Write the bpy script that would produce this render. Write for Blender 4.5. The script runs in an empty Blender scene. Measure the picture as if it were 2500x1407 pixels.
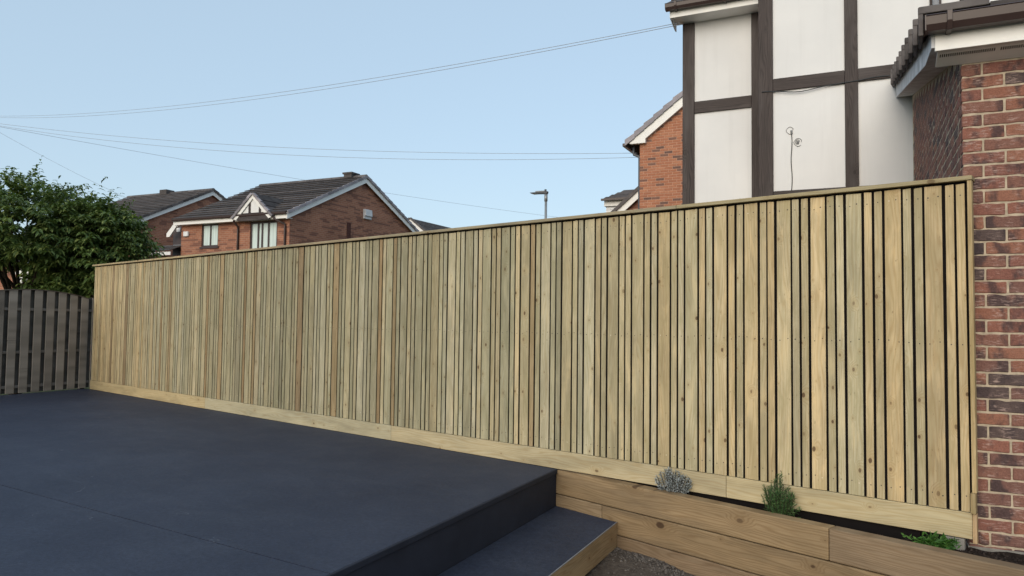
import bpy, bmesh, math, random
from mathutils import Vector, Matrix, noise as mnoise
R = math.radians
rnd = random.Random(7)
scene = bpy.context.scene
col = scene.collection

# ------------------------------------------------------------------ camera
cam = bpy.data.cameras.new('camera'); cam_o = bpy.data.objects.new('camera', cam); col.objects.link(cam_o)
cam.sensor_width = 36.0; cam.lens = 25.89; cam.clip_start = 0.05; cam.clip_end = 2000
YAW, PITCH, ROLL = 0.6995, 0.0464, 0.0122
fw = Vector((-math.sin(YAW)*math.cos(PITCH), math.cos(YAW)*math.cos(PITCH), math.sin(PITCH)))
rt = Vector((math.cos(YAW), math.sin(YAW), 0)); up = rt.cross(fw)
rt2 = rt*math.cos(ROLL) + up*math.sin(ROLL); up2 = up*math.cos(ROLL) - rt*math.sin(ROLL)
M = Matrix((rt2, up2, -fw)).transposed().to_4x4(); M.translation = (0.6053, -5.028, 1.2239)
cam_o.matrix_world = M
scene.camera = cam_o

# ------------------------------------------------------------------ sky, sun, exposure
SUN_EL, SUN_AZ = R(24), math.atan2(0.22, -0.98)       # azimuth measured from +Y towards +X
w = bpy.data.worlds.new('World'); scene.world = w; w.use_nodes = True
wn = w.node_tree; bg = wn.nodes['Background']
sky = wn.nodes.new('ShaderNodeTexSky'); sky.sky_type = 'NISHITA'; sky.sun_disc = False
sky.sun_elevation = SUN_EL; sky.sun_rotation = SUN_AZ
sky.altitude = 60; sky.air_density = 1.0; sky.dust_density = 2.2; sky.ozone_density = 0.7
# thin even high haze over the whole sky softens the clear-sky gradient
veil = wn.nodes.new('ShaderNodeMix'); veil.data_type = 'RGBA'; veil.inputs[0].default_value = 0.70
veil.inputs[7].default_value = (2.42, 3.16, 3.78, 1)
wn.links.new(sky.outputs[0], veil.inputs[6]); wn.links.new(veil.outputs[2], bg.inputs[0]); bg.inputs[1].default_value = 0.15
sun = bpy.data.lights.new('sun', 'SUN'); sun.energy = 1.1; sun.angle = R(50); sun.color = (1.0, 0.89, 0.74)
sun_o = bpy.data.objects.new('sun', sun); col.objects.link(sun_o)
to_sun = Vector((math.sin(SUN_AZ)*math.cos(SUN_EL), math.cos(SUN_AZ)*math.cos(SUN_EL), math.sin(SUN_EL)))
sun_o.rotation_euler = to_sun.to_track_quat('Z', 'Y').to_euler()
sun_o.location = to_sun*60
vs = scene.view_settings
vs.view_transform = 'Standard'; vs.look = 'None'; vs.exposure = 0.55; vs.gamma = 1.0; vs.use_curve_mapping = False

# ------------------------------------------------------------------ helpers
def tag(o, label=None, cat=None, group=None, kind=None):
    if label: o['label'] = label
    if cat: o['category'] = cat
    if group: o['group'] = group
    if kind: o['kind'] = kind
    return o
def link(name, me, parent=None, loc=(0, 0, 0), rot=None):
    o = bpy.data.objects.new(name, me); col.objects.link(o); o.location = loc
    if rot is not None: o.rotation_euler = rot
    if parent is not None: o.parent = parent
    return o
def empty(name, loc, rz=0.0):
    o = bpy.data.objects.new(name, None); col.objects.link(o); o.location = loc; o.rotation_euler = (0, 0, rz)
    o.empty_display_size = .2
    return o
class MB:
    def __init__(s): s.v = []; s.f = []; s.m = []
    def add(s, vs, fs, m=0):
        b = len(s.v); s.v += [tuple(p) for p in vs]
        s.f += [tuple(b+i for i in f) for f in fs]; s.m += [m]*len(fs)
    def hexa(s, p, m=0):
        s.add(p, [(0, 3, 2, 1), (4, 5, 6, 7), (0, 1, 5, 4), (1, 2, 6, 5), (2, 3, 7, 6), (3, 0, 4, 7)], m)
    def box(s, x0, x1, y0, y1, z0, z1, m=0):
        s.hexa([(x0, y0, z0), (x1, y0, z0), (x1, y1, z0), (x0, y1, z0), (x0, y0, z1), (x1, y0, z1), (x1, y1, z1), (x0, y1, z1)], m)
    def prism(s, pts, vec, m=0):
        n = len(pts); vec = Vector(vec); a = [Vector(p) for p in pts]; b = [p+vec for p in a]
        fs = [tuple(range(n-1, -1, -1)), tuple(range(n, 2*n))]
        fs += [(i, (i+1) % n, n+(i+1) % n, n+i) for i in range(n)]
        s.add(a+b, fs, m)
    def tube(s, pts, r, seg=8, m=0, r2=None, cap=True):
        pts = [Vector(p) for p in pts]; n = len(pts); b = len(s.v)
        for i, p in enumerate(pts):
            d = (pts[min(i+1, n-1)] - pts[max(i-1, 0)]).normalized()
            a = Vector((0, 0, 1)) if abs(d.z) < .9 else Vector((1, 0, 0))
            x = d.cross(a).normalized(); y = d.cross(x)
            rr = r if r2 is None else r + (r2-r)*i/(n-1)
            for k in range(seg):
                t = 2*math.pi*k/seg; s.v.append(tuple(p + x*math.cos(t)*rr + y*math.sin(t)*rr))
        for i in range(n-1):
            for k in range(seg):
                k2 = (k+1) % seg
                s.f.append((b+i*seg+k, b+i*seg+k2, b+(i+1)*seg+k2, b+(i+1)*seg+k)); s.m.append(m)
        if cap:
            s.f.append(tuple(b+k for k in range(seg-1, -1, -1))); s.m.append(m)
            s.f.append(tuple(b+(n-1)*seg+k for k in range(seg))); s.m.append(m)
    def mesh(s, name, mats, off=(0, 0, 0), bevel=0, seg=1, smooth=False, fix=True):
        me = bpy.data.meshes.new(name)
        me.from_pydata([(p[0]-off[0], p[1]-off[1], p[2]-off[2]) for p in s.v], [], s.f)
        if not isinstance(mats, (list, tuple)): mats = [mats]
        for m in mats: me.materials.append(m)
        me.polygons.foreach_set('material_index', s.m)
        if fix or bevel:
            bm = bmesh.new(); bm.from_mesh(me)
            if fix: bmesh.ops.recalc_face_normals(bm, faces=bm.faces)
            if bevel: bmesh.ops.bevel(bm, geom=[e for e in bm.edges], offset=bevel, segments=seg, affect='EDGES', profile=.6, clamp_overlap=True)
            bm.to_mesh(me); bm.free()
        if smooth: me.shade_smooth()
        me.update(); return me
    def build(s, name, mats, parent=None, off=(0, 0, 0), loc=(0, 0, 0), **k):
        return link(name, s.mesh(name, mats, off, **k), parent, loc)

# house frame: s along the house fronts, t away from the camera, z up
PC = Vector((-0.154, 0.075, 0)); AW = 0.2548
U = Vector((math.cos(AW), math.sin(AW), 0)); N = Vector((-math.sin(AW), math.cos(AW), 0))
def W(s, t, z): return PC + U*s + N*t + Vector((0, 0, z))
class House:
    """An Empty at the house's base; parts are given in (s, t, z) of the house frame."""
    def __init__(h, name, s, t, z, label, cat, group=None):
        h.o = (s, t, z); h.e = tag(empty(name, W(s, t, z), AW), label, cat, group)
    def part(h, name, mb, mats, parent=None, **k):
        return mb.build(name, mats, parent or h.e, off=h.o, **k)

# ------------------------------------------------------------------ materials
class NT:
    def __init__(s, name):
        s.mat = bpy.data.materials.new(name); s.mat.use_nodes = True; s.t = s.mat.node_tree
        s.b = s.t.nodes['Principled BSDF']; s.out = s.t.nodes['Material Output']
    def n(s, typ, **k):
        x = s.t.nodes.new('ShaderNode'+typ)
        for a, v in k.items():
            if a in x.inputs.keys() if isinstance(a, str) else False: x.inputs[a].default_value = v
            else: setattr(x, a, v)
        return x
    def l(s, a, b): s.t.links.new(a, b)
    def val(s, sock, v):
        if hasattr(v, 'is_output') or isinstance(v, bpy.types.NodeSocket): s.l(v, sock)
        else: sock.default_value = v
    def math(s, op, a, b=0.0, c=None):
        x = s.t.nodes.new('ShaderNodeMath'); x.operation = op; s.val(x.inputs[0], a); s.val(x.inputs[1], b)
        if c is not None: s.val(x.inputs[2], c)
        return x.outputs[0]
    def mix(s, fac, a, b, blend='MIX'):
        x = s.t.nodes.new('ShaderNodeMix'); x.data_type = 'RGBA'; x.blend_type = blend
        s.val(x.inputs[0], fac); s.val(x.inputs[6], a if not isinstance(a, tuple) else (*a, 1)[:4]); s.val(x.inputs[7], b if not isinstance(b, tuple) else (*b, 1)[:4])
        return x.outputs[2]
    def ramp(s, fac, stops, interp='LINEAR'):
        x = s.t.nodes.new('ShaderNodeValToRGB'); x.color_ramp.interpolation = interp; s.l(fac, x.inputs[0])
        e = x.color_ramp.elements
        while len(e) < len(stops): e.new(.5)
        for i, (p, c) in enumerate(stops):
            e[i].position = p; e[i].color = (*c, 1) if isinstance(c, tuple) else (c, c, c, 1)
        return x.outputs[0]
    def noise(s, vec, scale, detail=3, rough=.5, dist=0, dim='3D'):
        x = s.t.nodes.new('ShaderNodeTexNoise'); x.noise_dimensions = dim
        if vec is not None: s.l(vec, x.inputs['Vector'])
        x.inputs['Scale'].default_value = scale; x.inputs['Detail'].default_value = detail
        x.inputs['Roughness'].default_value = rough; x.inputs['Distortion'].default_value = dist
        return x.outputs[0]
    def mapping(s, vec, scale=(1, 1, 1), loc=(0, 0, 0)):
        x = s.t.nodes.new('ShaderNodeMapping'); s.l(vec, x.inputs[0]); x.inputs['Scale'].default_value = scale; x.inputs['Location'].default_value = loc
        return x.outputs[0]
    def objco(s): return s.t.nodes.new('ShaderNodeTexCoord').outputs['Object']
    def rand(s):
        o = s.t.nodes.new('ShaderNodeObjectInfo'); g = s.t.nodes.new('ShaderNodeNewGeometry')
        return s.math('FRACT', s.math('ADD', s.math('MULTIPLY', o.outputs['Random'], 7.31), g.outputs['Random Per Island']))
    def vadd(s, a, b):
        x = s.t.nodes.new('ShaderNodeVectorMath'); x.operation = 'ADD'; s.val(x.inputs[0], a); s.val(x.inputs[1], b); return x.outputs[0]
    def vscale(s, v, f):
        x = s.t.nodes.new('ShaderNodeVectorMath'); x.operation = 'SCALE'; s.val(x.inputs[0], v); s.val(x.inputs['Scale'], f); return x.outputs[0]
    def comb(s, x_, y_, z_):
        x = s.t.nodes.new('ShaderNodeCombineXYZ')
        for i, v in enumerate((x_, y_, z_)): s.val(x.inputs[i], v)
        return x.outputs[0]
    def sep(s, v):
        x = s.t.nodes.new('ShaderNodeSeparateXYZ'); s.l(v, x.inputs[0]); return x.outputs
    def bump(s, h, strength=.3, dist=.01):
        x = s.t.nodes.new('ShaderNodeBump'); x.inputs['Strength'].default_value = strength; x.inputs['Distance'].default_value = dist
        s.l(h, x.inputs['Height']); s.l(x.outputs[0], s.b.inputs['Normal'])
    def fin(s, colr, rough=.7, spec=.3, metal=0):
        s.val(s.b.inputs['Base Color'], colr if not isinstance(colr, tuple) else (*colr, 1))
        s.val(s.b.inputs['Roughness'], rough); s.b.inputs['Specular IOR Level'].default_value = spec; s.b.inputs['Metallic'].default_value = metal
        return s.mat

def simple(name, c, rough=.6, spec=.3, var=.12, scale=6, metal=0, bump=0):
    m = NT(name); co = m.objco(); n = m.noise(co, scale, 4, .6)
    f = m.ramp(n, [(.3, 1-var), (.7, 1+var*.6)])
    x = m.mix(1.0, (*c, 1), f, 'MULTIPLY')
    if bump: m.bump(m.noise(co, scale*12, 3), bump, .004)
    return m.fin(x, rough, spec, metal)

def wood(name, pale, dark, axis='Z', obj_color=True, knots=.5, knot_scale=6.0, grain=.5, rough=.72, knot_col=(.10, .055, .028), stain=None, mottle=False):
    m = NT(name); co = m.objco(); r = m.rand()
    xs = m.sep(co)
    a, b = (xs[0], xs[2]) if axis == 'Z' else ((xs[2], xs[0]) if axis == 'X' else (xs[2], xs[1]))
    c = xs[1] if axis != 'Y' else xs[0]
    across = m.math('ADD', a, m.math('MULTIPLY', r, 17.0)); along = m.math('ADD', b, m.math('MULTIPLY', r, 53.0))
    # knots: sparse cells, kept by a random threshold
    kv = m.t.nodes.new('ShaderNodeTexVoronoi'); kv.voronoi_dimensions = '2D'; kv.inputs['Scale'].default_value = knot_scale
    kv.inputs['Randomness'].default_value = 1.0
    wob = m.noise(m.comb(across, along, c), 30, 2)
    m.l(m.comb(m.math('ADD', across, m.math('MULTIPLY', wob, .006)), m.math('MULTIPLY', along, .62), 0.0), kv.inputs['Vector'])
    kd = kv.outputs['Distance']; kr = m.sep(kv.outputs['Color'])
    keep = m.math('GREATER_THAN', kr[0], 1-knots)
    rad = m.math('MULTIPLY_ADD', m.math('POWER', kr[1], 1.6), .075, .020)
    core = m.math('MULTIPLY', keep, m.math('SMOOTH_MIN', 1.0, m.math('MAXIMUM', 0.0, m.math('MULTIPLY', m.math('SUBTRACT', rad, kd), 40.0)), .1))
    halo = m.math('MULTIPLY', keep, m.math('MAXIMUM', 0.0, m.math('SUBTRACT', 1.0, m.math('DIVIDE', kd, m.math('MULTIPLY', rad, 4.0)))))
    # cathedral grain bending round the knots
    warp = m.noise(m.comb(m.math('MULTIPLY', across, 9.0), m.math('MULTIPLY', along, 1.1), r), 1.0, 2, .5)
    g = m.math('MULTIPLY_ADD', warp, 9.0, m.math('MULTIPLY', across, 55.0)); g = m.math('MULTIPLY_ADD', halo, 4.0, g)
    rings = m.math('POWER', m.math('MULTIPLY_ADD', m.math('SINE', m.math('MULTIPLY', g, 6.0)), .5, .5), 2.2)
    fine = m.noise(m.comb(m.math('MULTIPLY', across, 260.0), m.math('MULTIPLY', along, 7.0), r), 1.0, 4, .6)
    blot = m.noise(m.comb(m.math('MULTIPLY', across, 10.0), m.math('MULTIPLY', along, 1.7), r), 1.0, 3, .6)
    if obj_color:
        oc = m.t.nodes.new('ShaderNodeObjectInfo').outputs['Color']; base = oc
    else: base = (*pale, 1)
    d = m.mix(1.0, base, (*dark, 1), 'MULTIPLY')
    x = m.mix(m.math('MULTIPLY', rings, grain), base, d)
    x = m.mix(m.math('MULTIPLY', m.ramp(fine, [(.42, 0.0), (.75, 1.0)]), .42), x, d)
    x = m.mix(1.0, x, m.ramp(blot, [(.28, .72), (.55, 1.0), (.78, 1.13)]), 'MULTIPLY')
    if stain: x = m.mix(m.ramp(m.noise(m.comb(m.math('MULTIPLY', across, 6.0), m.math('MULTIPLY', along, .8), c), 1.0, 4, .6), [(.48, 0.0), (.72, .75)]), x, (*stain, 1))
    if mottle:
        mt = m.noise(m.comb(m.math('MULTIPLY', across, 14.0), m.math('MULTIPLY', along, 2.6), m.math('MULTIPLY', r, 9.0)), 1.0, 4, .65, .5)
        x = m.mix(m.ramp(mt, [(.46, 0.0), (.66, .7)]), x, m.mix(1.0, base, (.66, .65, .56, 1), 'MULTIPLY'))
        pit = m.noise(m.comb(m.math('MULTIPLY', across, 90.0), m.math('MULTIPLY', along, 34.0), r), 1.0, 2, .5)
        x = m.mix(m.ramp(pit, [(.68, 0.0), (.78, .7)]), x, m.mix(1.0, base, (.38, .34, .27, 1), 'MULTIPLY'))
        x = m.mix(m.ramp(mt, [(.30, .7), (.46, 0.0)]), x, m.mix(1.0, base, (1.16, 1.08, .96, 1), 'MULTIPLY'))
    x = m.mix(m.math('MULTIPLY', halo, .45), x, d); x = m.mix(m.math('MULTIPLY', m.math('MINIMUM', core, 1.0), m.math('MULTIPLY_ADD', kr[2], .5, .42)), x, (*knot_col, 1))
    m.bump(m.math('ADD', m.math('MULTIPLY', fine, .6), m.math('MULTIPLY', rings, .25)), .35, .002)
    return m.fin(x, rough, .25)

M_board = wood('treated_board', (.42, .35, .2), (.66, .55, .40), 'Z', True, knots=.55, knot_scale=7.5, grain=.46, mottle=True)
M_kick = wood('treated_kickboard', (.5, .42, .26), (.74, .62, .46), 'X', True, knots=.5, knot_scale=5.5, grain=.45)
M_sleeper = wood('brown_sleeper', (.19, .125, .07), (.60, .52, .44), 'X', True, knots=.5, knot_scale=3.6, grain=.55, rough=.8, knot_col=(.05, .026, .014), stain=(.15, .108, .068))
M_fascia = wood('step_fascia_wood', (.38, .27, .15), (.66, .54, .42), 'Y', False, knots=.6, knot_scale=7.0, grain=.5)
M_oldslat = wood('weathered_slat', (.13, .125, .12), (.5, .48, .46), 'Z', True, knots=.25, knot_scale=6, grain=.5, rough=.9, knot_col=(.03, .028, .026))
M_timber = wood('stained_timber', (.062, .047, .044), (.42, .40, .40), 'Z', False, knots=.3, knot_scale=4, grain=.9, rough=.55, knot_col=(.02, .014, .012), stain=(.095, .082, .08))
M_timber_h = wood('stained_timber_beam', (.062, .047, .044), (.42, .40, .40), 'X', False, knots=.3, knot_scale=4, grain=.9, rough=.55, knot_col=(.02, .014, .012), stain=(.095, .082, .08))
M_screw = simple('screw_head', (.055, .045, .032), .5, .5)
M_screwb = simple('bright_screw', (.7, .62, .45), .35, .5)
M_black = simple('matt_black', (.012, .010, .010), .95, .1)

def render_white():
    m = NT('white_render'); co = m.objco()
    big = m.noise(co, .7, 5, .6); f = m.ramp(big, [(.3, (.70, .70, .70)), (.7, (.80, .795, .785))])
    xs = m.sep(co); streak = m.noise(m.comb(m.math('MULTIPLY', xs[0], 9.0), xs[1], m.math('MULTIPLY', xs[2], .5)), 1, 4, .6)
    f = m.mix(m.ramp(streak, [(.50, 0.0), (.80, .26)]), f, (.56, .55, .54, 1))
    m.bump(m.noise(co, 90, 3), .25, .004)
    return m.fin(f, .85, .2)
M_render = render_white()
M_upvc = simple('white_upvc', (.82, .81, .78), .4, .4, .06, 3)
M_upvc_dirty = simple('weathered_white_board', (.60, .61, .63), .6, .3, .35, 7)
M_brownp = simple('brown_plastic', (.055, .035, .032), .35, .45, .12, 5)
M_soffdark = simple('vent_slot', (.012, .011, .010), .9, .1)
M_clad = simple('white_cladding', (.74, .75, .76), .5, .3, .05, 3)

def tile_mat(name, c1, c2):
    m = NT(name); co = m.objco(); r = m.rand()
    x = m.mix(m.ramp(m.noise(co, 3.5, 5, .65), [(.3, 0.0), (.7, 1.0)]), (*c1, 1), (*c2, 1))
    x = m.mix(1.0, x, m.ramp(r, [(0, .62), (1, 1.3)]), 'MULTIPLY')
    x = m.mix(m.ramp(m.noise(co, 30, 4, .7), [(.6, 0.0), (.75, .35)]), x, (.16, .15, .13, 1))
    m.bump(m.noise(co, 60, 3), .3, .004)
    return m.fin(x, .8, .2)
M_tile = tile_mat('brown_roof_tile', (.054, .047, .046), (.110, .095, .090))
M_tile_grey = tile_mat('grey_verge_tile', (.25, .23, .25), (.36, .335, .355))
M_tile_dark = tile_mat('dark_verge_tile', (.075, .066, .066), (.15, .135, .13))

def near_brick(name, stops, crease=.55, smear=.6):
    m = NT(name); co = m.objco(); r = m.rand()
    base = m.ramp(r, stops, 'CONSTANT')
    p = m.vadd(co, m.vscale(m.comb(1.0, 1.7, 2.3), m.math('MULTIPLY', r, 40.0)))
    xs = m.sep(p)
    sm = m.noise(m.comb(m.math('MULTIPLY', m.math('ADD', xs[0], xs[1]), 9.0), 0.0, m.math('MULTIPLY', xs[2], 5.0)), 1.0, 3, .6)
    x = m.mix(m.math('MULTIPLY', m.ramp(sm, [(.50, 0.0), (.62, 1.0)]), smear), base, (.055, .042, .046, 1))
    ln = m.noise(m.comb(m.math('MULTIPLY', m.math('ADD', xs[0], xs[1]), 22.0), 0.0, m.math('MULTIPLY', xs[2], 120.0)), 1.0, 5, .65, .6)
    patch = m.noise(m.vscale(p, 11.0), 1.0, 2)
    cr = m.math('MULTIPLY', m.ramp(ln, [(.50, 0.0), (.62, 1.0)]), m.ramp(patch, [(.46, 0.0), (.62, 1.0)]))
    x = m.mix(m.math('MULTIPLY', cr, crease), x, (.52, .38, .33, 1))
    x = m.mix(1.0, x, m.ramp(m.noise(p, 140, 3, .7), [(.3, .72), (.7, 1.2)]), 'MULTIPLY')
    m.bump(m.math('ADD', ln, m.noise(p, 70, 3)), .7, .006)
    return m.fin(x, .85, .2)
RED = [(0, (.265, .115, .084)), (.16, (.235, .104, .080)), (.34, (.29, .135, .092)), (.5, (.19, .098, .080)), (.64, (.27, .120, .082)), (.76, (.105, .075, .070)), (.88, (.225, .110, .084))]
M_brick = near_brick('red_multi_brick', RED, .6, .8)
ORA = [(0, (.42, .175, .10)), (.2, (.46, .20, .115)), (.40, (.40, .165, .095)), (.56, (.48, .215, .125)), (.70, (.22, .12, .092)), (.78, (.17, .10, .082)), (.86, (.43, .18, .105))]
M_brick_o = near_brick('orange_brick', ORA, .15, .12)
M_mortar = simple('buff_mortar', (.48, .40, .30), .95, .1, .3, 25, bump=.4)
M_mortar_d = simple('grey_mortar', (.27, .22, .19), .95, .1, .25, 25, bump=.4)
M_mortar_o = simple('pink_mortar', (.56, .35, .25), .95, .1, .2, 20)

def far_brick(name, c1, c2, cm, dark):
    m = NT(name); tc = m.t.nodes.new('ShaderNodeTexCoord'); xs = m.sep(tc.outputs['Object']); nx = m.sep(tc.outputs['Normal'])
    side = m.math('GREATER_THAN', m.math('ABSOLUTE', nx[0]), .5)
    h = m.math('ADD', m.math('MULTIPLY', xs[0], m.math('SUBTRACT', 1.0, side)), m.math('MULTIPLY', xs[1], side))
    br = m.t.nodes.new('ShaderNodeTexBrick'); m.l(m.comb(h, xs[2], 0.0), br.inputs['Vector'])
    for k, v in (('Scale', 1.0), ('Mortar Size', .008), ('Mortar Smooth', .2), ('Bias', -.15), ('Brick Width', .225), ('Row Height', .075)): br.inputs[k].default_value = v
    br.inputs['Color1'].default_value = (*c1, 1); br.inputs['Color2'].default_value = (*c2, 1); br.inputs['Mortar'].default_value = (*cm, 1)
    cell = m.t.nodes.new('ShaderNodeTexWhiteNoise'); cell.noise_dimensions = '2D'
    row = m.math('FLOOR', m.math('DIVIDE', xs[2], .075)); cl = m.math('FLOOR', m.math('ADD', m.math('DIVIDE', h, .40), m.math('FRACT', m.math('MULTIPLY', m.math('SINE', m.math('MULTIPLY', row, 12.9898)), 437.5))))
    m.l(m.comb(cl, row, 0.0), cell.inputs['Vector'])
    x = m.mix(m.ramp(cell.outputs[0], [(.72, 0.0), (.74, .7)]), br.outputs[0], (*dark, 1))
    x = m.mix(1.0, x, m.ramp(m.noise(tc.outputs['Object'], .8, 4, .6), [(.3, .82), (.7, 1.12)]), 'MULTIPLY')
    inv = m.math('SUBTRACT', 1.0, br.outputs[1]); m.bump(inv, .4, .01)
    return m.fin(x, .88, .15)
M_fbrick = far_brick('estate_brick', (.31, .132, .084), (.385, .175, .108), (.38, .25, .18), (.165, .080, .062))

def membrane():
    m = NT('roofing_membrane'); co = m.objco()
    big = m.noise(co, .9, 4, .6); mid = m.noise(co, 5, 5, .65, .4); fine = m.noise(co, 170, 3, .7)
    x = m.ramp(big, [(.3, (.026, .033, .055)), (.7, (.040, .049, .076))])
    x = m.mix(m.ramp(mid, [(.55, 0.0), (.8, .22)]), x, (.062, .073, .100, 1))
    # chalky scuffs: thin curved strokes
    xs = m.sep(co); sv = m.comb(m.math('MULTIPLY', xs[0], 1.0), m.math('MULTIPLY', xs[1], 3.2), 0.0)
    st = m.noise(sv, 1.3, 2, .5, .8); line = m.math('SUBTRACT', 1.0, m.math('MINIMUM', 1.0, m.math('MULTIPLY', m.math('ABSOLUTE', m.math('SUBTRACT', st, .5)), 260.0)))
    gate = m.ramp(m.noise(co, 2.3, 2), [(.62, 0.0), (.72, 1.0)])
    x = m.mix(m.ramp(m.noise(m.comb(m.math('MULTIPLY', xs[0], .5), m.math('MULTIPLY', xs[1], 1.6), 0.0), 1.4, 5, .65, 1.2), [(.50, 0.0), (.78, .22)]), x, (.075, .088, .115, 1))
    x = m.mix(m.math('MULTIPLY', m.math('MULTIPLY', line, gate), .40), x, (.30, .31, .32, 1))
    x = m.mix(1.0, x, m.ramp(fine, [(.3, .72), (.7, 1.28)]), 'MULTIPLY')
    x = m.mix(1.0, x, m.ramp(m.noise(co, 38, 4, .75), [(.32, .76), (.68, 1.26)]), 'MULTIPLY')
    m.bump(m.math('ADD', m.math('MULTIPLY', fine, .5), m.math('MULTIPLY', mid, .8)), .35, .004)
    return m.fin(x, m.math('MULTIPLY_ADD', mid, .2, .50), .16)
M_memb = membrane()
M_memb_v = simple('membrane_upstand', (.024, .028, .042), .65, .2, .2, 4)
M_trim = simple('pale_membrane_edge', (.26, .25, .25), .7, .2, .2, 8)

def soil_mat(name, c1, c2, c3):
    m = NT(name); co = m.objco()
    x = m.mix(m.ramp(m.noise(co, 22, 6, .7), [(.35, 0.0), (.65, 1.0)]), (*c1, 1), (*c2, 1))
    x = m.mix(m.ramp(m.noise(co, 2.0, 3), [(.4, 0.0), (.7, .6)]), x, (*c3, 1))
    m.bump(m.noise(co, 45, 5, .7), .8, .02)
    return m.fin(x, .95, .1)
M_soil = soil_mat('dark_bed_soil', (.018, .013, .011), (.045, .033, .026), (.028, .02, .016))
M_dirt = soil_mat('grey_brown_dirt', (.075, .06, .05), (.14, .118, .10), (.10, .085, .07))
M_land = soil_mat('rough_grass_land', (.05, .07, .03), (.09, .10, .05), (.08, .075, .055))
def pebble(name, lo, hi):
    m = NT(name); r = m.rand(); x = m.mix(r, (*lo, 1), (*hi, 1)); return m.fin(x, .85, .2)
M_peb = pebble('pebbles', (.055, .046, .04), (.17, .15, .132))
M_chip = pebble('soil_crumbs', (.018, .014, .012), (.07, .05, .04))
M_conc = simple('concrete', (.27, .255, .23), .9, .15, .25, 14, bump=.4)
def leaf_mat(name, a, b, c, rough=.5, transl=.25):
    m = NT(name); r = m.rand(); co = m.objco()
    x = m.ramp(r, [(0, a), (.55, b), (1, c)])
    x = m.mix(1.0, x, m.ramp(m.noise(co, 1.6, 2), [(.3, .75), (.7, 1.25)]), 'MULTIPLY')
    m.fin(x, rough, .35)
    tr = m.n('BsdfTranslucent'); m.l(m.mix(1.0, x, (1.1, 1.25, .5, 1), 'MULTIPLY'), tr.inputs[0])
    mx = m.n('MixShader'); mx.inputs[0].default_value = transl; m.l(m.b.outputs[0], mx.inputs[1]); m.l(tr.outputs[0], mx.inputs[2]); m.l(mx.outputs[0], m.out.inputs[0])
    return m.mat
M_leaf = leaf_mat('tree_leaf', (.056, .098, .030), (.110, .168, .048), (.22, .265, .080))
M_silver = leaf_mat('silver_leaf', (.16, .185, .185), (.30, .335, .345), (.52, .55, .57), .7, .1)
M_rosem = leaf_mat('rosemary_leaf', (.030, .080, .026), (.060, .135, .042), (.115, .20, .065), .6, .15)
M_weed = leaf_mat('weed_leaf', (.035, .11, .02), (.06, .16, .03), (.10, .21, .045), .5, .25)
M_bark = simple('bark', (.045, .035, .028), .95, .1, .3, 12, bump=.6)
M_lampmetal = simple('galvanised_steel', (.30, .32, .33), .45, .5, .1, 4, metal=.4)
M_lamphead = simple('dark_lamp_housing', (.06, .065, .075), .5, .4)
M_cable = simple('cable_black', (.05, .055, .06), .7, .2)
M_polewood = simple('pole_wood', (.10, .075, .055), .9, .1, .2, 5)
def glass_mat(name, c, rough=.08):
    m = NT(name); co = m.objco(); xs = m.sep(co)
    fold = m.noise(m.comb(m.math('MULTIPLY', xs[0], 14.0), 0.0, m.math('MULTIPLY', xs[2], .6)), 1.0, 2)
    x = m.mix(1.0, (*c, 1), m.ramp(fold, [(.3, .82), (.7, 1.08)]), 'MULTIPLY')
    return m.fin(x, rough, .8)
M_pane = glass_mat('curtained_pane', (.60, .70, .66))
M_pane_d = glass_mat('dark_pane', (.05, .055, .06))

# ------------------------------------------------------------------ ground
def sheet(name, pts, z, mat, label, kind='structure'):
    me = bpy.data.meshes.new(name); me.from_pydata([(x, y, z) for x, y in pts], [], [tuple(range(len(pts)))]); me.materials.append(mat); me.update()
    return tag(link(name, me), label, 'ground', None, kind)
sheet('ground', [(-400, -400), (400, -400), (400, 400), (-400, 400)], -.62, M_land, 'rough grass land reaching past the houses')
def bumpy(name, corners, nx, ny, z, amp, mat, label, fn=None, freq=7.0):
    me = bpy.data.meshes.new(name); A, B, C_, D = [Vector(c) for c in corners]; vs_ = []; fs = []
    for j in range(ny+1):
        for i in range(nx+1):
            p = (A*(1-i/nx)+B*(i/nx))*(1-j/ny) + (D*(1-i/nx)+C_*(i/nx))*(j/ny)
            h = amp*(mnoise.fractal(Vector((p.x*freq, p.y*freq, 3.1)), 1.0, 2.0, 4))
            vs_.append((p.x, p.y, z + h + (fn(p) if fn else 0)))
    for j in range(ny):
        for i in range(nx):
            a = j*(nx+1)+i; fs.append((a, a+1, a+nx+2, a+nx+1))
    me.from_pydata(vs_, [], fs); me.materials.append(mat); me.shade_smooth(); me.update()
    return tag(link(name, me), label, 'ground', None, 'structure')
AS = -0.1266
SD = Vector((math.cos(AS), math.sin(AS), 0)); SN = Vector((-math.sin(AS), math.cos(AS), 0))
DC = Vector((-3.117, -0.005, 0))                      # deck corner by the fence
def slp(a, b, z): return DC + SD*a + SN*b + Vector((0, 0, z))
g0 = DC - N*.0
bumpy('dirt_ground', [(-3.2, -9, 0), (6, -9, 0), (6, .2, 0), (-3.2, .2, 0)], 150, 150, -.525, .018, M_dirt, 'bare stony dirt between the step and the sleepers', fn=lambda p: .035*math.exp(-((p.x+2.3)**2+(p.y+.2)**2)/.12) - .03*max(0, min(1, (p.x+2.0)/.6)))
bumpy('bed_soil', [tuple(slp(.25, .07, 0)), tuple(slp(4.9, .07, 0)), (1.9, .65, 0), (-2.85, .14, 0)], 140, 26, -.085, .018, M_soil, 'dark soil of the narrow planting bed under the fence', fn=lambda p: .02*max(0, min(1, (p.x+.8)/.7)), freq=9)

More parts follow.
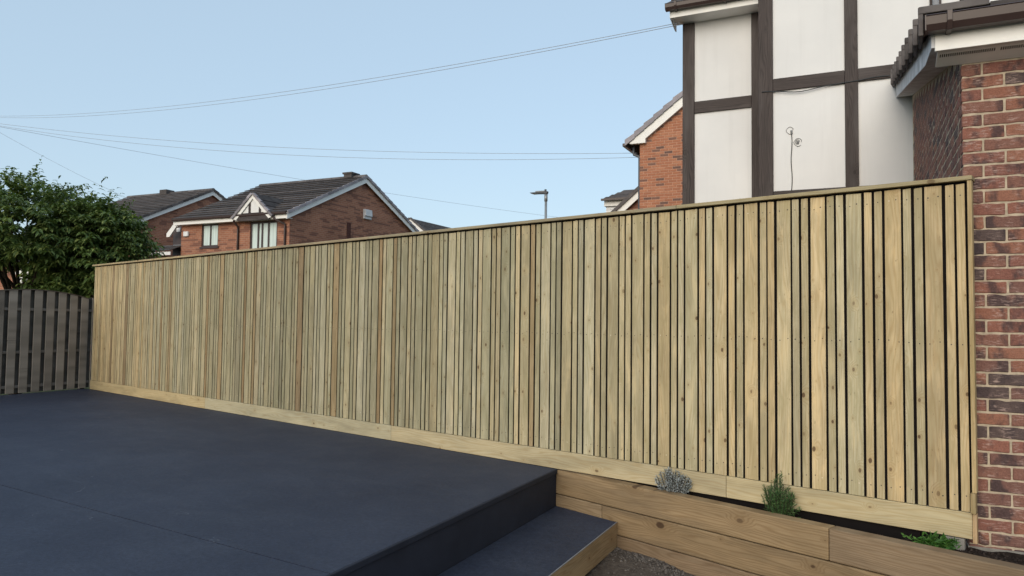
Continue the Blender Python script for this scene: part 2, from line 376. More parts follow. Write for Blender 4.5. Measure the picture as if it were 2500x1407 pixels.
def stones(name, mat, n, fn, rmin, rmax, label):
    mb = MB()
    for i in range(n):
        x, y, z = fn(i); r = rmin + (rmax-rmin)*rnd.random()**2.5
        pts = []
        for (a, b, c) in ((1, 0, 0), (-1, 0, 0), (0, 1, 0), (0, -1, 0), (0, 0, 1), (0, 0, -1)):
            k = r*rnd.uniform(.6, 1.25); pts.append((x+a*k, y+b*k, z+c*k*.7))
        mb.add(pts, [(0, 2, 4), (2, 1, 4), (1, 3, 4), (3, 0, 4), (2, 0, 5), (1, 2, 5), (3, 1, 5), (0, 3, 5)])
    o = mb.build(name, mat, fix=False); o.data.shade_smooth(); return tag(o, label, 'stones', None, 'stuff')
def dirt_pt(i):
    x = rnd.uniform(-2.5, -.6); y = rnd.uniform(-2.2, -.1)
    if i % 2 == 0:
        a = rnd.uniform(.55, 2.0); b = -abs(rnd.gauss(0, .10)) - .02; p = slp(a, b, 0); x, y = p.x, p.y
    z = -.525 + .035*math.exp(-((x+2.3)**2+(y+.2)**2)/.12) - .03*max(0, min(1, (x+2.0)/.6)) + .018*mnoise.fractal(Vector((x*7, y*7, 3.1)), 1.0, 2.0, 4)
    return x, y, z
stones('gravel', M_peb, 5200, dirt_pt, .003, .016, 'small loose stones on the bare dirt beside the step')
def soil_pt(i):
    a = rnd.uniform(.3, 4.2); f_y = rnd.uniform(.12, 1.0); p = slp(a, 0, 0)
    y = (p.y+.11)*(1-f_y) + .05*f_y
    z = -.085 + .02*max(0, min(1, (p.x+.8)/.7)) + .018*mnoise.fractal(Vector((p.x*9, y*9, 3.1)), 1.0, 2.0, 4)
    return p.x, y, z+.002
stones('soil_crumb', M_chip, 5000, soil_pt, .003, .012, 'crumbs and clods lying on the dark bed soil')

# ------------------------------------------------------------------ new slatted fence
FL, FR, CAPT, KT = -12.97, -.123, 2.118, .152
fence = tag(empty('slatted_fence', (FL, 0, 0)), 'long new pale timber fence of mixed wide and narrow vertical boards with a capping rail', 'fence')
BZ0, BZ1 = KT+.003, 2.078
def board_mesh(wd, i):
    bm = bmesh.new(); L = BZ1-BZ0; hx = wd/2
    bmesh.ops.create_cube(bm, size=1)
    for v in bm.verts:
        v.co = Vector((v.co.x*wd, v.co.y*.008+.004, v.co.z*L+L/2))
        if v.co.z > L/2: v.co.z += rnd.uniform(-.004, .004)
    bmesh.ops.bevel(bm, geom=list(bm.edges), offset=.0028, segments=2, affect='EDGES', profile=.6)
    bm.faces.ensure_lookup_table()
    for zz in (.08, .98, L-.07):                       # fixings at the three rails
        for xx in ((-.26, .26) if wd > .07 else (0,)):
            px = xx*wd + rnd.uniform(-.006, .006); pz = zz + rnd.uniform(-.012, .012); r = .0040 if rnd.random() < .8 else .0048
            vv = [bm.verts.new((px+r*math.cos(k*math.pi/3), -.0006, pz+r*math.sin(k*math.pi/3))) for k in range(6)]
            f = bm.faces.new(vv[::-1] if False else vv); f.material_index = 1 if rnd.random() < .88 else 2
            f.normal_update()
            if f.normal.y > 0: f.normal_flip()
    me = bpy.data.meshes.new('board'); bm.to_mesh(me); bm.free()
    for m in (M_board, M_screw, M_screwb): me.materials.append(m)
    return me
wide = [board_mesh(.0935 + rnd.uniform(-.0015, .0015), i) for i in range(6)]
narrow = [board_mesh(.0438 + rnd.uniform(-.001, .001), i) for i in range(8)]
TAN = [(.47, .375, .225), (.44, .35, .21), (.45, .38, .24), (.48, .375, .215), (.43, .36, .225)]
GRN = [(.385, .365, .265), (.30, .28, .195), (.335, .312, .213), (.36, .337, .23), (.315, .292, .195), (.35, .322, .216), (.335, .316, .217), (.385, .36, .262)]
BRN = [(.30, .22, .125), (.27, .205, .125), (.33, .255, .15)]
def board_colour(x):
    # left end's warm light painted into board colour; right warmer, treated green between
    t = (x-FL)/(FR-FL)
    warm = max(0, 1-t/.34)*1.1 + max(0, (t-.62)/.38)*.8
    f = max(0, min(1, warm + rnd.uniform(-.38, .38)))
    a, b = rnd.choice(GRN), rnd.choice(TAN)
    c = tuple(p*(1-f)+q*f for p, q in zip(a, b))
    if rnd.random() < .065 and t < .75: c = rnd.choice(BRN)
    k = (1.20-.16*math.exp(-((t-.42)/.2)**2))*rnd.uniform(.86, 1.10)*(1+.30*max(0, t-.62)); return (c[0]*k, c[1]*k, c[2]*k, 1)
X0 = -.3472; PER = .227; k = 0
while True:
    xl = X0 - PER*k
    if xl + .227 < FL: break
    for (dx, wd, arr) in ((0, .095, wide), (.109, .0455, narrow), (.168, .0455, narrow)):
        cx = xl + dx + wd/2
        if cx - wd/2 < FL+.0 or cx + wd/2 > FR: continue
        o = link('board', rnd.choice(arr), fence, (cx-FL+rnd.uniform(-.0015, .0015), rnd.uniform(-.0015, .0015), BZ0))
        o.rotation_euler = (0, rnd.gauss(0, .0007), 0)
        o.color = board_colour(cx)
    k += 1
def fpiece(name, x0, x1, y0, y1, z0, z1, mat, colr=None, bevel=.004, seg=2, parent=fence, org=(FL, 0, 0)):
    mb = MB(); cx, cy, cz = (x0+x1)/2, (y0+y1)/2, (z0+z1)/2
    mb.box(x0-cx, x1-cx, y0-cy, y1-cy, z0-cz, z1-cz)
    o = mb.build(name, mat, parent, loc=(cx-org[0], cy-org[1], cz-org[2]), bevel=bevel, seg=seg)
    if colr: o.color = (*colr, 1)
    return o
for a, b, c in ((FL-.03, -9.3, (.44, .36, .22)), (-9.297, -5.62, (.36, .30, .20)), (-5.617, -2.0, (.33, .29, .20)), (-1.997, FR+.03, (.38, .33, .205))):
    fpiece('capping_rail', a, b, -.030, .075, CAPT-.026, CAPT, M_kick, c)
for a, b, c in ((FL-.005, -9.05, (.50, .41, .24)), (-9.047, -5.22, (.46, .42, .29)), (-5.217, -1.62, (.49, .42, .27)), (-1.617, FR, (.53, .45, .28))):
    fpiece('kickboard', a, b, -.003, .0215, .002, KT, M_kick, c)
for z in (.28, 1.13, 1.98):
    fpiece('rail', FL+.02, -.42, .026, .068, z-.045, z+.045, M_kick, (.20, .15, .09))
x = FL+.05
while x < -.5:
    fpiece('post', x-.05, x+.05, .070, .166, -.6, 2.06, M_board, (.24, .19, .12)); x += 1.8
fpiece('gap_blackout', FL+.01, FR-.002, .0190, .0225, KT+.004, CAPT-.0262, M_black, None, 0)  # added black sheet; keeps light out so the board gaps go dark
fpiece('under_gap_blackout', FL+.02, -.40, .026, .062, -.35, -.004, M_black, None, 0)  # added black panel standing in for the shade below the kickboard
fpiece('end_batten', FR+.003, FR+.026, -.022, .035, KT+.12, CAPT-.028, M_board, (.52, .40, .22), .003)
fpiece('end_batten', FR-.0045, FR+.0215, -.030, .030, KT+.002, KT+.118, M_board, (.40, .31, .17), .003)
fpiece('kickboard_end', FR+.002, FR+.024, -.012, .030, -.018, KT-.002, M_board, (.55, .40, .24), .003)
tag(fpiece('concrete_block', -.265, -.165, .004, .060, -.14, -.004, M_conc, None, .006, 2, None, (0, 0, 0)), 'grey concrete block wedged under the right end of the fence', 'block')

# ------------------------------------------------------------------ sleeper wall
sw = tag(empty('sleeper_wall', DC), 'low brown timber sleeper wall edging the planting bed', 'retaining wall')
sw.rotation_euler = (0, 0, AS)
def sleeper(a0, a1, z0, z1, c):
    mb = MB(); cx, cz = (a0+a1)/2, (z0+z1)/2; mb.box(a0-cx, a1-cx, -.05, .05, z0-cz, z1-cz)
    o = mb.build('sleeper', M_sleeper, sw, loc=(cx, .05, cz), bevel=.008, seg=2); o.color = (*c, 1)
    o.rotation_euler = (0, 0, 0)
for a0, a1, row, c in ((.002, 2.30, 0, (.325, .232, .130)), (2.304, 4.9, 0, (.29, .212, .135)), (.002, .50, 1, (.30, .222, .135)), (.504, 4.0, 1, (.295, .210, .118)), (4.004, 5.2, 1, (.23, .16, .1)), (.002, 3.1, 2, (.28, .20, .125)), (3.104, 5.2, 2, (.24, .16, .1))):
    sleeper(a0, a1, -.2015-.2015*row, -.0065-.2015*row, c)

# ------------------------------------------------------------------ raised deck and step
deck = tag(empty('raised_deck', DC), 'raised deck covered in charcoal roofing membrane with a folded front edge', 'deck')
P1 = DC + Vector((0, .0, 0)); P2 = P1 - N*6.2; P4 = Vector((FL-.16, -.005, 0)); P3 = P4 - N*5.6
def vz(p, z): return (p.x, p.y, z)
def flat(poly, z0, z1, name, mat, parent, off, bevel=0):
    mb = MB(); mb.prism([vz(p, z0) for p in poly], (0, 0, z1-z0)); return mb.build(name, mat, parent, off=off, bevel=bevel)
Sm = Vector((-2.477, -2.821, 0)); Sd = (Sm - Vector((-5.72, -3.268, 0))).normalized()
# the sheet is laid in two strips meeting at a lapped seam
def isect(p, d, q, e):
    den = d.x*e.y-d.y*e.x; t_ = ((q.x-p.x)*e.y-(q.y-p.y)*e.x)/den; return p+d*t_
SR = isect(P1, -N, Sm, Sd); SL = isect(P4, -N, Sm, Sd)
flat([P1, SR, SL, P4], -.03, 0, 'membrane_sheet', M_memb, deck, DC)
dv = Vector((-Sd.y, Sd.x, 0))
flat([SR-dv*.0065, P2, P3, SL-dv*.0065], -.03, -.001, 'membrane_sheet', M_memb, deck, DC)
flat([SR, SR-dv*.0065, SL-dv*.0065, SL], -.03, -.0105, 'membrane_lap', M_memb_v, deck, DC)
mb = MB(); q0, q1 = P1+U*.004, P2+U*.004
mb.hexa([vz(q0-U*.03, -.31), vz(q1-U*.03, -.31), vz(q1, -.31), vz(q0, -.31), vz(q0-U*.03, -.032), vz(q1-U*.03, -.032), vz(q1, -.032), vz(q0, -.032)])
mb.build('upstand', M_memb_v, deck, off=DC)
mb = MB(); q0, q1 = P1+U*.001, P2+U*.001; w_ = U*.016
mb.hexa([vz(q0, -.036), vz(q1, -.036), vz(q1+w_, -.036), vz(q0+w_, -.036), vz(q0, .0015), vz(q1, .0015), vz(q1+w_, -.001), vz(q0+w_, -.001)])
mb.build('edge_trim', M_memb_v, deck, off=DC, bevel=.003, seg=1)
flat([P1-U*.06, P2-U*.06, P3, P4], -.60, -.04, 'frame', M_black, deck, DC)
step = tag(empty('deck_step', DC+U*.03), 'low membrane topped step with a pale timber front against the deck', 'step')
s0 = P1+U*.012-N*.012; s1 = P2+U*.012; b0 = slp(.662, -.004, 0); b1 = b0 - N*6.0
so = DC+U*.03
flat([s0, s1, b1-U*.0255, b0-U*.0255], -.33, -.303, 'step_top', M_memb, step, so)
flat([b0-U*.0253, b1-U*.0253, b1-U*.0042, b0-U*.0042], -.3085, -.303, 'step_top_edge', M_memb, step, so)
mb = MB(); mb.hexa([vz(b0-U*.024, -.495), vz(b1-U*.024, -.495), vz(b1, -.495), vz(b0, -.495), vz(b0-U*.024, -.309), vz(b1-U*.024, -.309), vz(b1, -.309), vz(b0, -.309)])
fo = mb.build('fascia_board', M_fascia, step, off=so, bevel=.003, seg=1)
e5 = -U*.004
mb = MB(); mb.hexa([vz(b0+e5, -.308), vz(b1+e5, -.308), vz(b1+U*.0015, -.308), vz(b0+U*.0015, -.308), vz(b0+e5, -.3025), vz(b1+e5, -.3025), vz(b1+U*.0015, -.3025), vz(b0+U*.0015, -.3025)])
mb.build('membrane_edge', M_trim, step, off=so)
flat([s0, s1, b1-U*.06, b0-U*.06], -.60, -.335, 'step_frame', M_black, step, so)

# ------------------------------------------------------------------ old fence (alternating slats, arched top)
OS = -12.54
old = tag(empty('weathered_fence', W(OS, 3.1, 0), AW), 'old grey weathered fence of alternating slats with an arched top edge', 'fence')
def arch(t):                                        # panel 1.83 m wide, crest in its middle
    u_ = ((t-1.30) % 1.83)/1.83; return 1.53 + .115*math.sin(math.pi*u_)**.8
def oldslat(t, back):
    wd = .126; L = arch(t); s_ = .029 if not back else -.029
    mb = MB(); z1a, z1b = arch(t-wd/2), arch(t+wd/2)
    x0, x1 = s_-.009, s_+.009
    mb.hexa([(x0, -wd/2, .02), (x1, -wd/2, .02), (x1, wd/2, .02), (x0, wd/2, .02), (x0, -wd/2, z1a), (x1, -wd/2, z1a), (x1, wd/2, z1b), (x0, wd/2, z1b)])
    o = mb.build('back_slat' if back else 'slat', M_oldslat, old, loc=(0, t-3.1, 0), bevel=.003)
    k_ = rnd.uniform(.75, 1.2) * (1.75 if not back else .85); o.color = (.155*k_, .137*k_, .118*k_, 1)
t = 3.266; i = 0
while t > -2.6:
    oldslat(t, False); oldslat(t-.098, True); t -= .196; i += 1
def oldbox(name, s_0, s_1, t0, t1, z0, z1, c):
    mb = MB(); mb.box(s_0-OS, s_1-OS, t0-3.1, t1-3.1, z0, z1); o = mb.build(name, M_oldslat, old, bevel=.003); o.color = (*c, 1)
for z in (.12, .66, 1.335): oldbox('rail', OS-.019, OS+.019, -2.7, 3.33, z-.022, z+.022, (.20, .18, .16))
t0 = 3.13
oldbox('post', OS-.13, OS-.05, 3.32, 3.40, -.6, 1.55, (.10, .09, .08))
while t0 > -2.6:
    nseg = 12
    mb = MB()
    for q in range(nseg):
        ta, tb = t0-1.83*q/nseg, t0-1.83*(q+1)/nseg
        za, zb = arch(ta-1e-6), arch(tb+1e-6)
        mb.hexa([(-.045, tb-3.1, zb), (.045, tb-3.1, zb), (.045, ta-3.1, za), (-.045, ta-3.1, za), (-.045, tb-3.1, zb+.014), (.045, tb-3.1, zb+.014), (.045, ta-3.1, za+.014), (-.045, ta-3.1, za+.014)])
    o = mb.build('arched_cap', M_oldslat, old); o.color = (.13, .11, .09, 1)
    oldbox('post', OS-.13, OS-.05, t0-.04, t0+.04, -.6, 1.55, (.10, .09, .08)); t0 -= 1.83

# ------------------------------------------------------------------ timber framed house with brick lean-to
H = House('timber_framed_house', 0, 0, 0, 'white rendered house with dark half timbering and a red brick lean-to', 'house')
COURSE, MOD, JNT = .0772, .2225, .0105
ZJ = 2.737                                            # a bed joint near the top of the lean-to wall
def brick_mesh(L, D=.1, h=.0667, axis='s', n=5, mat=M_brick):
    out = []
    for q in range(n):
        bm = bmesh.new(); bmesh.ops.create_cube(bm, size=1)
        dims = (L, D, h) if axis == 's' else (D, L, h)
        for v in bm.verts: v.co = Vector((v.co.x*dims[0] + rnd.uniform(-.0015, .0015), v.co.y*dims[1] + rnd.uniform(-.0012, .0012), v.co.z*dims[2] + rnd.uniform(-.0015, .0015)))
        if mat is M_brick:
            ed = [e for e in bm.edges if abs((e.verts[0].co-e.verts[1].co)[0 if axis == 's' else 1]) > L*.8]
            bmesh.ops.subdivide_edges(bm, edges=ed, cuts=4)
            for v in bm.verts: v.co += Vector((rnd.gauss(0, .0008), rnd.gauss(0, .0010), rnd.gauss(0, .0014)))
        bmesh.ops.bevel(bm, geom=[e for e in bm.edges if len(e.link_faces) == 2 and e.calc_face_angle(0) > .8], offset=.004, segments=1, affect='EDGES')
        me = bpy.data.meshes.new('brick'); bm.to_mesh(me); bm.free(); me.materials.append(mat); out.append(me)
    return out
LT_T = 4.66                                           # length of the lean-to's side wall
def bz(t_): return 2.878 + (max(0, t_-.30)*.2355 + max(-.5, min(.30, t_)+.235)*.10)
def side_top(t_): return bz(t_)                        # underside of the verge soffit
mb = MB(); mb.box(.005, 3.0, .005, .11, -.6, 2.86); wall_f = H.part('brick_wall', mb, M_mortar)
mb = MB(); mb.prism([(.002, .112, -.6), (.002, LT_T, -.6), (.002, LT_T, side_top(LT_T)), (.002, .112, side_top(.112))], (.1, 0, 0)); wall_s = H.part('brick_side_wall', mb, M_mortar)
stS, hdS = brick_mesh(.212), brick_mesh(.1007)
stT, hdT = brick_mesh(.212, axis='t'), brick_mesh(.1007, axis='t')
rest_f, rest_s = MB(), MB()
def put(meshes, p, parent):
    o = link('brick', rnd.choice(meshes), parent, p); o.rotation_euler = (rnd.gauss(0, .004), rnd.gauss(0, .003), rnd.gauss(0, .004))
nb = ns = 0
for r in range(-1, 38):                               # course r counts down from the top
    zc = ZJ + COURSE/2 - COURSE*r
    even = (r % 2 == 1)
    if zc > 2.83: continue
    start = [(0.0, .212)] if even else [(0.0, .1007)]
    xs_ = MOD if even else .11125
    while xs_ < 2.9: start.append((xs_, .212)); xs_ += MOD
    for a, L in start:
        if a < .62 and zc > -.15:
            put(stS if L > .15 else hdS, (a+L/2, .05, zc), wall_f); nb += 1
        else: rest_f.box(a, a+L, 0.0005*(r % 3), .08, zc-.0333, zc+.0333)
    # side wall: bond turns the corner
    start = [(0.112, .1007)] if even else [(.112+.0, .212-.1)]
    xs_ = .2245 if even else .2245+.0
    start = []
    xs_ = .1115 if even else .1115+.11125
    if not even: start.append((.1115, .1007))
    while xs_ < LT_T-.22: start.append((xs_, .212)); xs_ += MOD
    for a, L in start:
        if zc + .034 > side_top(a+L/2): continue
        if zc > 1.95 and a < 2.0 and ns < 118:
            put(stT if L > .15 else hdT, (.05, a+L/2, zc), wall_s); ns += 1
        else: rest_s.box(0.0005*(r % 3), .08, a, a+L, zc-.0333, zc+.0333)
r = -2
zc = ZJ + COURSE*1.5
while zc < 3.95:                                      # raking part of the side wall above the eaves
    a = .1115 + (.11125 if r % 2 else 0)
    while a < LT_T-.22:
        if zc + .034 < side_top(a) and zc + COURSE > 2.8:
            if ns < 150: put(stT, (.05, a+.106, zc), wall_s); ns += 1
            else: rest_s.box(0.0004, .08, a, a+.212, zc-.0333, zc+.0333)
        a += MOD
    zc += COURSE; r -= 1
tag(H.part('brickwork', rest_f, M_brick, wall_f), kind='stuff')
tag(H.part('brickwork', rest_s, M_brick, wall_s), kind='stuff')
mb = MB(); mb.box(-.004, 3.0, -.006, .1, -.62, -.055); H.part('footing', mb, M_conc)

# eaves of the lean-to
mb = MB(); mb.box(-.15, 3.0, -.168, -.15, 2.862, 3.0)
mb.box(-.15, 3.0, -.174, -.1685, 2.862, 2.884); H.part('fascia', mb, M_upvc, bevel=.002)
mb = MB(); mb.hexa([(-.135, -.1495, 2.864), (3.0, -.1495, 2.864), (3.0, -.001, 2.818), (-.135, -.001, 2.818), (-.135, -.1495, 2.874), (3.0, -.1495, 2.874), (3.0, -.001, 2.828), (-.135, -.001, 2.828)]); H.part('soffit', mb, M_upvc)
mb = MB()
for q in range(int(2.2/.011)):
    a = -.12 + q*.011
    if (q % 28) in (26, 27): continue
    zv = 2.864-.046*(.030/.1485); zw = 2.864-.046*(.055/.1485); mb.hexa([(a, -.1195, zv-.0015), (a+.005, -.1195, zv-.0015), (a+.005, -.0945, zw-.0015), (a, -.0945, zw-.0015), (a, -.1195, zv+.001), (a+.005, -.1195, zv+.001), (a+.005, -.0945, zw+.001), (a, -.0945, zw+.001)])
tag(H.part('soffit_vent', mb, M_soffdark, fix=False), kind='stuff')
def gutter(hs, s_0, s_1, t_, z_, name='gutter', parent=None, wd=.105, hg=.085):
    prof = [(0, .0), (-.002, -hg*.55), (-.02, -hg), (-wd*.75, -hg), (-wd*.95, -hg*.6), (-wd, -hg*.05), (-wd-.006, 0), (-wd, .006), (-wd+.008, 0), (-wd+.008, -hg*.5), (-wd*.72, -hg+.008), (-.024, -hg+.008), (-.008, -.05)]
    m_ = MB(); m_.prism([(s_0, t_+a, z_+b) for a, b in prof], (s_1-s_0, 0, 0)); return hs.part(name, m_, M_brownp, parent)
gut = gutter(H, -.20, 3.0, -.170, 3.045)
for s_ in (-.095, .75, 1.6):
    mb = MB(); mb.prism([(s_, -.169, 3.05), (s_, -.169, 2.952), (s_, -.258, 2.952), (s_, -.282, 3.0), (s_, -.284, 3.06), (s_, -.262, 3.06)], (.028, 0, 0)); H.part('gutter_bracket', mb, M_brownp, gut, bevel=.002)
mb = MB(); mb.box(-.207, -.2005, -.279, -.170, 2.958, 3.05); H.part('gutter_stop_end', mb, M_brownp, gut)
# verge: bargeboard, soffit, tiles
PIT = math.atan(.2355); ct, st_ = math.cos(PIT), math.sin(PIT)
mb = MB(); ts = [-.166, .1, .3, .6, 1.33, 2.5, 3.6, 4.69]
poly = [(-.168, q, bz(q)) for q in ts] + [(-.168, q, 2.985+.2355*(q+.17)) for q in ts[::-1]]
mb.prism(poly, (.017, 0, 0)); barge = H.part('bargeboard', mb, M_upvc_dirty)
mb = MB()
for q0, q1 in zip(ts[:-1], ts[1:]):
    mb.hexa([(-.150, q0, bz(q0)+.004), (-.001, q0, bz(q0)+.004), (-.001, q1, bz(q1)+.004), (-.150, q1, bz(q1)+.004), (-.150, q0, bz(q0)+.014), (-.001, q0, bz(q0)+.014), (-.001, q1, bz(q1)+.014), (-.150, q1, bz(q1)+.014)])
H.part('verge_soffit', mb, M_upvc_dirty)
mb = MB(); mb.prism([(-.148, -.145, 3.0), (-.148, 4.69, 3.0+4.835*.2355), (-.148, 4.69, 2.97+4.835*.2355), (-.148, -.145, 2.96)], (3.1, 0, 0)); roof_l = H.part('lean_to_roof', mb, M_tile_dark)
NT_ = 10; EXP = 4.95/NT_
for q in range(NT_):
    t_a = -.235 + q*EXP; za = 3.035 + (t_a+.235)*.2355; t_b = t_a + EXP + .05; zb = za + .012 + (EXP+.05)*.2355 - .045
    t_b = min(t_b, 4.695)
    mb = MB()
    mb.hexa([(-.238, t_a, za+.040), (.12, t_a, za+.040), (.12, t_b, zb), (-.205, t_b, zb), (-.238, t_a, za+.085), (.12, t_a, za+.085), (.12, t_b, zb+.022), (-.205, t_b, zb+.022)])
    mb.hexa([(-.240, t_a+.004, za-.090), (-.212, t_a+.004, za-.090), (-.186, t_b, zb-.085), (-.204, t_b, zb-.085), (-.240, t_a+.004, za+.083), (-.212, t_a+.004, za+.083), (-.186, t_b, zb+.020), (-.204, t_b, zb+.020)])
    H.part('verge_tile', mb, M_tile_dark, roof_l, bevel=.004)
    rest = MB() if q == 0 else rest
    s_ = .124
    while s_ < 2.95:
        rest.hexa([(s_, t_a, za+.010), (s_+.295, t_a, za+.010), (s_+.295, t_b, zb), (s_, t_b, zb), (s_, t_a, za+.055), (s_+.295, t_a, za+.055), (s_+.295, t_b, zb+.02), (s_, t_b, zb+.02)]); s_ += .30
tag(H.part('roof_tiles', rest, M_tile_dark, roof_l), kind='stuff')

# rendered walls and timbers (right part stands forward of the left part)
TR, TL = 4.70, 5.20
mb = MB(); mb.box(-1.722, 3.2, TR, TR+.2, 2.60, 8.2); H.part('rendered_wall', mb, M_render)
mb = MB(); mb.box(-2.820, -1.724, TL, TL+.2, 2.60, 5.62); H.part('rendered_wall', mb, M_render)
mb = MB(); mb.box(-1.722, -.002, TR+.01, TR+.2, -.6, 2.598); mb.box(-2.82, -1.724, TL+.01, TL+.2, -.6, 2.598); H.part('lower_brick_wall', mb, M_fbrick)
mb = MB(); mb.box(-1.7215, -1.5, TR+.21, 9.5, -.6, 8.2); mb.box(-2.819, -2.6, TL+.21, 9.5, -.6, 5.6); H.part('end_wall', mb, M_fbrick)
def post(s_0, s_1, t_, z0, z1, name='timber_post'):
    mb = MB(); c = ((s_0+s_1)/2, t_-.014, (z0+z1)/2); mb.box(s_0-c[0], s_1-c[0], -.014, .0135, z0-c[2], z1-c[2])
    return mb.build(name, M_timber if name == 'timber_post' else M_timber_h, H.e, loc=c, bevel=.004, seg=1)
for a, b in ((-1.740, -1.563), (-.727, -.578), (.50, .65), (1.7, 1.85)): post(a, b, TR, 2.60, 8.2)
post(.195, .315, TR, 3.9, 8.2)
for a, b in ((-2.826, -2.660), (-1.892, -1.795)): post(a, b, TL, 2.60, 5.48)
for a, b in ((-1.562, -.728), (-.577, .194), (.651, 1.699)): post(a, b, TR, 4.212, 4.372, 'timber_beam')
post(-2.659, -1.893, TL, 4.184, 4.348, 'timber_beam')
for a, b in ((-1.562, -.728), (-.577, -.004)): post(a, b, TR, 2.76, 2.925, 'timber_beam')
post(-2.659, -1.893, TL, 2.72, 2.88, 'timber_beam')
post(-1.562, -.728, TR, 5.95, 6.1, 'timber_beam')
mb = MB(); mb.tube([(.255, TR-.055, 8.0), (.255, TR-.055, 4.02)], .034, 12); H.part('downpipe', mb, simple('grey_downpipe', (.42, .44, .48), .35, .5), smooth=True)
# eaves of the left part
mb = MB(); mb.box(-2.93, -1.742, 4.90, 4.918, 5.485, 5.62); mb.prism([(-2.945, 4.90, 5.485), (-2.945, 4.90, 5.66), (-2.945, 5.26, 5.86), (-2.945, 5.26, 5.42), (-2.945, 5.19, 5.42)], (.014, 0, 0)); H.part('fascia', mb, M_upvc, bevel=.002)
mb = MB(); mb.box(-2.93, -1.742, 4.9185, TL-.001, 5.486, 5.496); H.part('soffit', mb, M_upvc)
g2 = gutter(H, -2.99, -1.745, 4.898, 5.655)
for s_ in (-2.86, -2.2):
    mb = MB(); mb.prism([(s_, 4.899, 5.66), (s_, 4.899, 5.56), (s_, 4.81, 5.56), (s_, 4.784, 5.61), (s_, 4.782, 5.67), (s_, 4.80, 5.67)], (.03, 0, 0)); H.part('gutter_bracket', mb, M_brownp, g2, bevel=.002)
def courses(mb, p0, along, upv, nrm, n, exp, th=.03, lap=.02):
    """stepped tile courses on a roof plane: p0 eave corner, along = ridge vector, upv = unit up-slope"""
    p0 = Vector(p0); along = Vector(along); upv = Vector(upv).normalized(); nrm = Vector(nrm).normalized()
    for q in range(n):
        a = p0 + upv*exp*q; b = a + upv*(exp+lap)
        a = a - upv*.03
        mb.prism([a+nrm*th*.55, b+nrm*.004, b+nrm*.016, a+nrm*th], along)
mb = MB(); courses(mb, (-2.98, 4.86, 5.66), (1.23, 0, 0), (0, .87, .49), (0, -.49, .87), 8, .34); H.part('main_roof', mb, M_tile)

# things on the house wall
def cable(name, pts, r, label, cat='cable', group=None, mat=M_cable, seg=6):
    mb = MB(); o0 = Vector(pts[0]); mb.tube([Vector(p)-o0 for p in pts], r, seg)
    return tag(mb.build(name, mat, None, loc=o0, smooth=True), label, cat, group)
pts = []
for q in range(21):
    f = q/20; s_ = -1.70 + f*1.62; z = 4.205 + f*.015 - .045*math.sin(math.pi*min(1, f/.62))*(f < .62) + .01*math.sin(f*17)
    pts.append(W(s_, TR-.034, z+.012))
cable('wall_cable', pts, .006, 'thin black cable sagging across the middle timbers of the white wall')
pts = [W(-1.345 + .006*math.sin(q*.7), TR-.008, 3.66 - q*.0525) for q in range(17)]
cable('aerial_cable', pts, .005, 'loose black cable hanging down the white wall above the fence')
sc = tag(empty('aerial_bracket', W(-1.345, TR, 3.66), AW), 'remains of an old aerial fixing on the white wall', 'bracket')
M_scar = simple('grey_sealant', (.22, .22, .22), .8, .2, .4, 60)
for (a, b, rr, nm) in ((-.02, .03, .045, 'sealant_ring'), (.075, -.13, .05, 'sealant_ring'), (.07, -.125, .028, 'sealant_ring')):
    mb = MB(); mb.tube([(a+rr*math.cos(q*.5)*(.8+.2*math.sin(q*1.3)), -.004, b+rr*1.05*math.sin(q*.5)) for q in range(12)], .0035, 5); mb.build(nm, M_scar, sc)
mb = MB(); mb.box(-.012, .012, -.018, -.001, -.02, .03); mb.box(.055, .09, -.008, -.001, -.145, -.11); mb.build('stub', M_scar, sc, bevel=.003)

# ------------------------------------------------------------------ orange brick neighbour with raking verge
TF, SF = 14.238, -5.985
F = House('brick_house', SF, TF, -.6, 'orange brick gable house just left of the half timbered wall', 'house')
EZ = 6.16; SL_ = .765                                  # eaves height and roof slope
def vline(s_): return EZ + (s_+6.30)*SL_               # underside of the tiles along the verge
APX = SF+4.4
mb = MB(); mb.prism([(SF+.006, TF+.006, -.6), (APX*2-SF, TF+.006, -.6), (APX*2-SF, TF+.006, vline(SF)-.15), (APX, TF+.006, vline(APX)-.15), (SF+.006, TF+.006, vline(SF)-.15)], (0, .1, 0)); wf = F.part('gable_wall', mb, M_mortar_o)
mb = MB(); mb.box(SF+.004, SF+.1, TF+.12, TF+8, -.6, 6.2); F.part('side_wall', mb, M_fbrick)
bst = brick_mesh(.215, .1, .0615, 's', 5, M_brick_o); bhd = brick_mesh(.1025, .1, .0615, 's', 3, M_brick_o); rest = MB(); nf = 0
CF = .0715
for r in range(0, 130):
    zc = -.55 + CF*r; a = SF + (0 if r % 2 else -.1125)
    while a < APX*2-SF-.2:
        L = .215; a0 = a
        if a < SF: a0, L = SF, .1025
        top = min(vline(a0), vline(2*APX-a0-L)) - .17
        if zc + .03 < top:
            if a0 < -4.55 and 4.35 < zc and nf < 290:
                put(bst if L > .2 else bhd, (a0+L/2-SF, .05, zc+.6), wf); nf += 1
            else: rest.box(a0, a0+L, TF+.0003*(r % 3), TF+.09, zc-.0305, zc+.0305)
        a += .225
tag(F.part('brickwork', rest, M_brick_o, wf), kind='stuff')
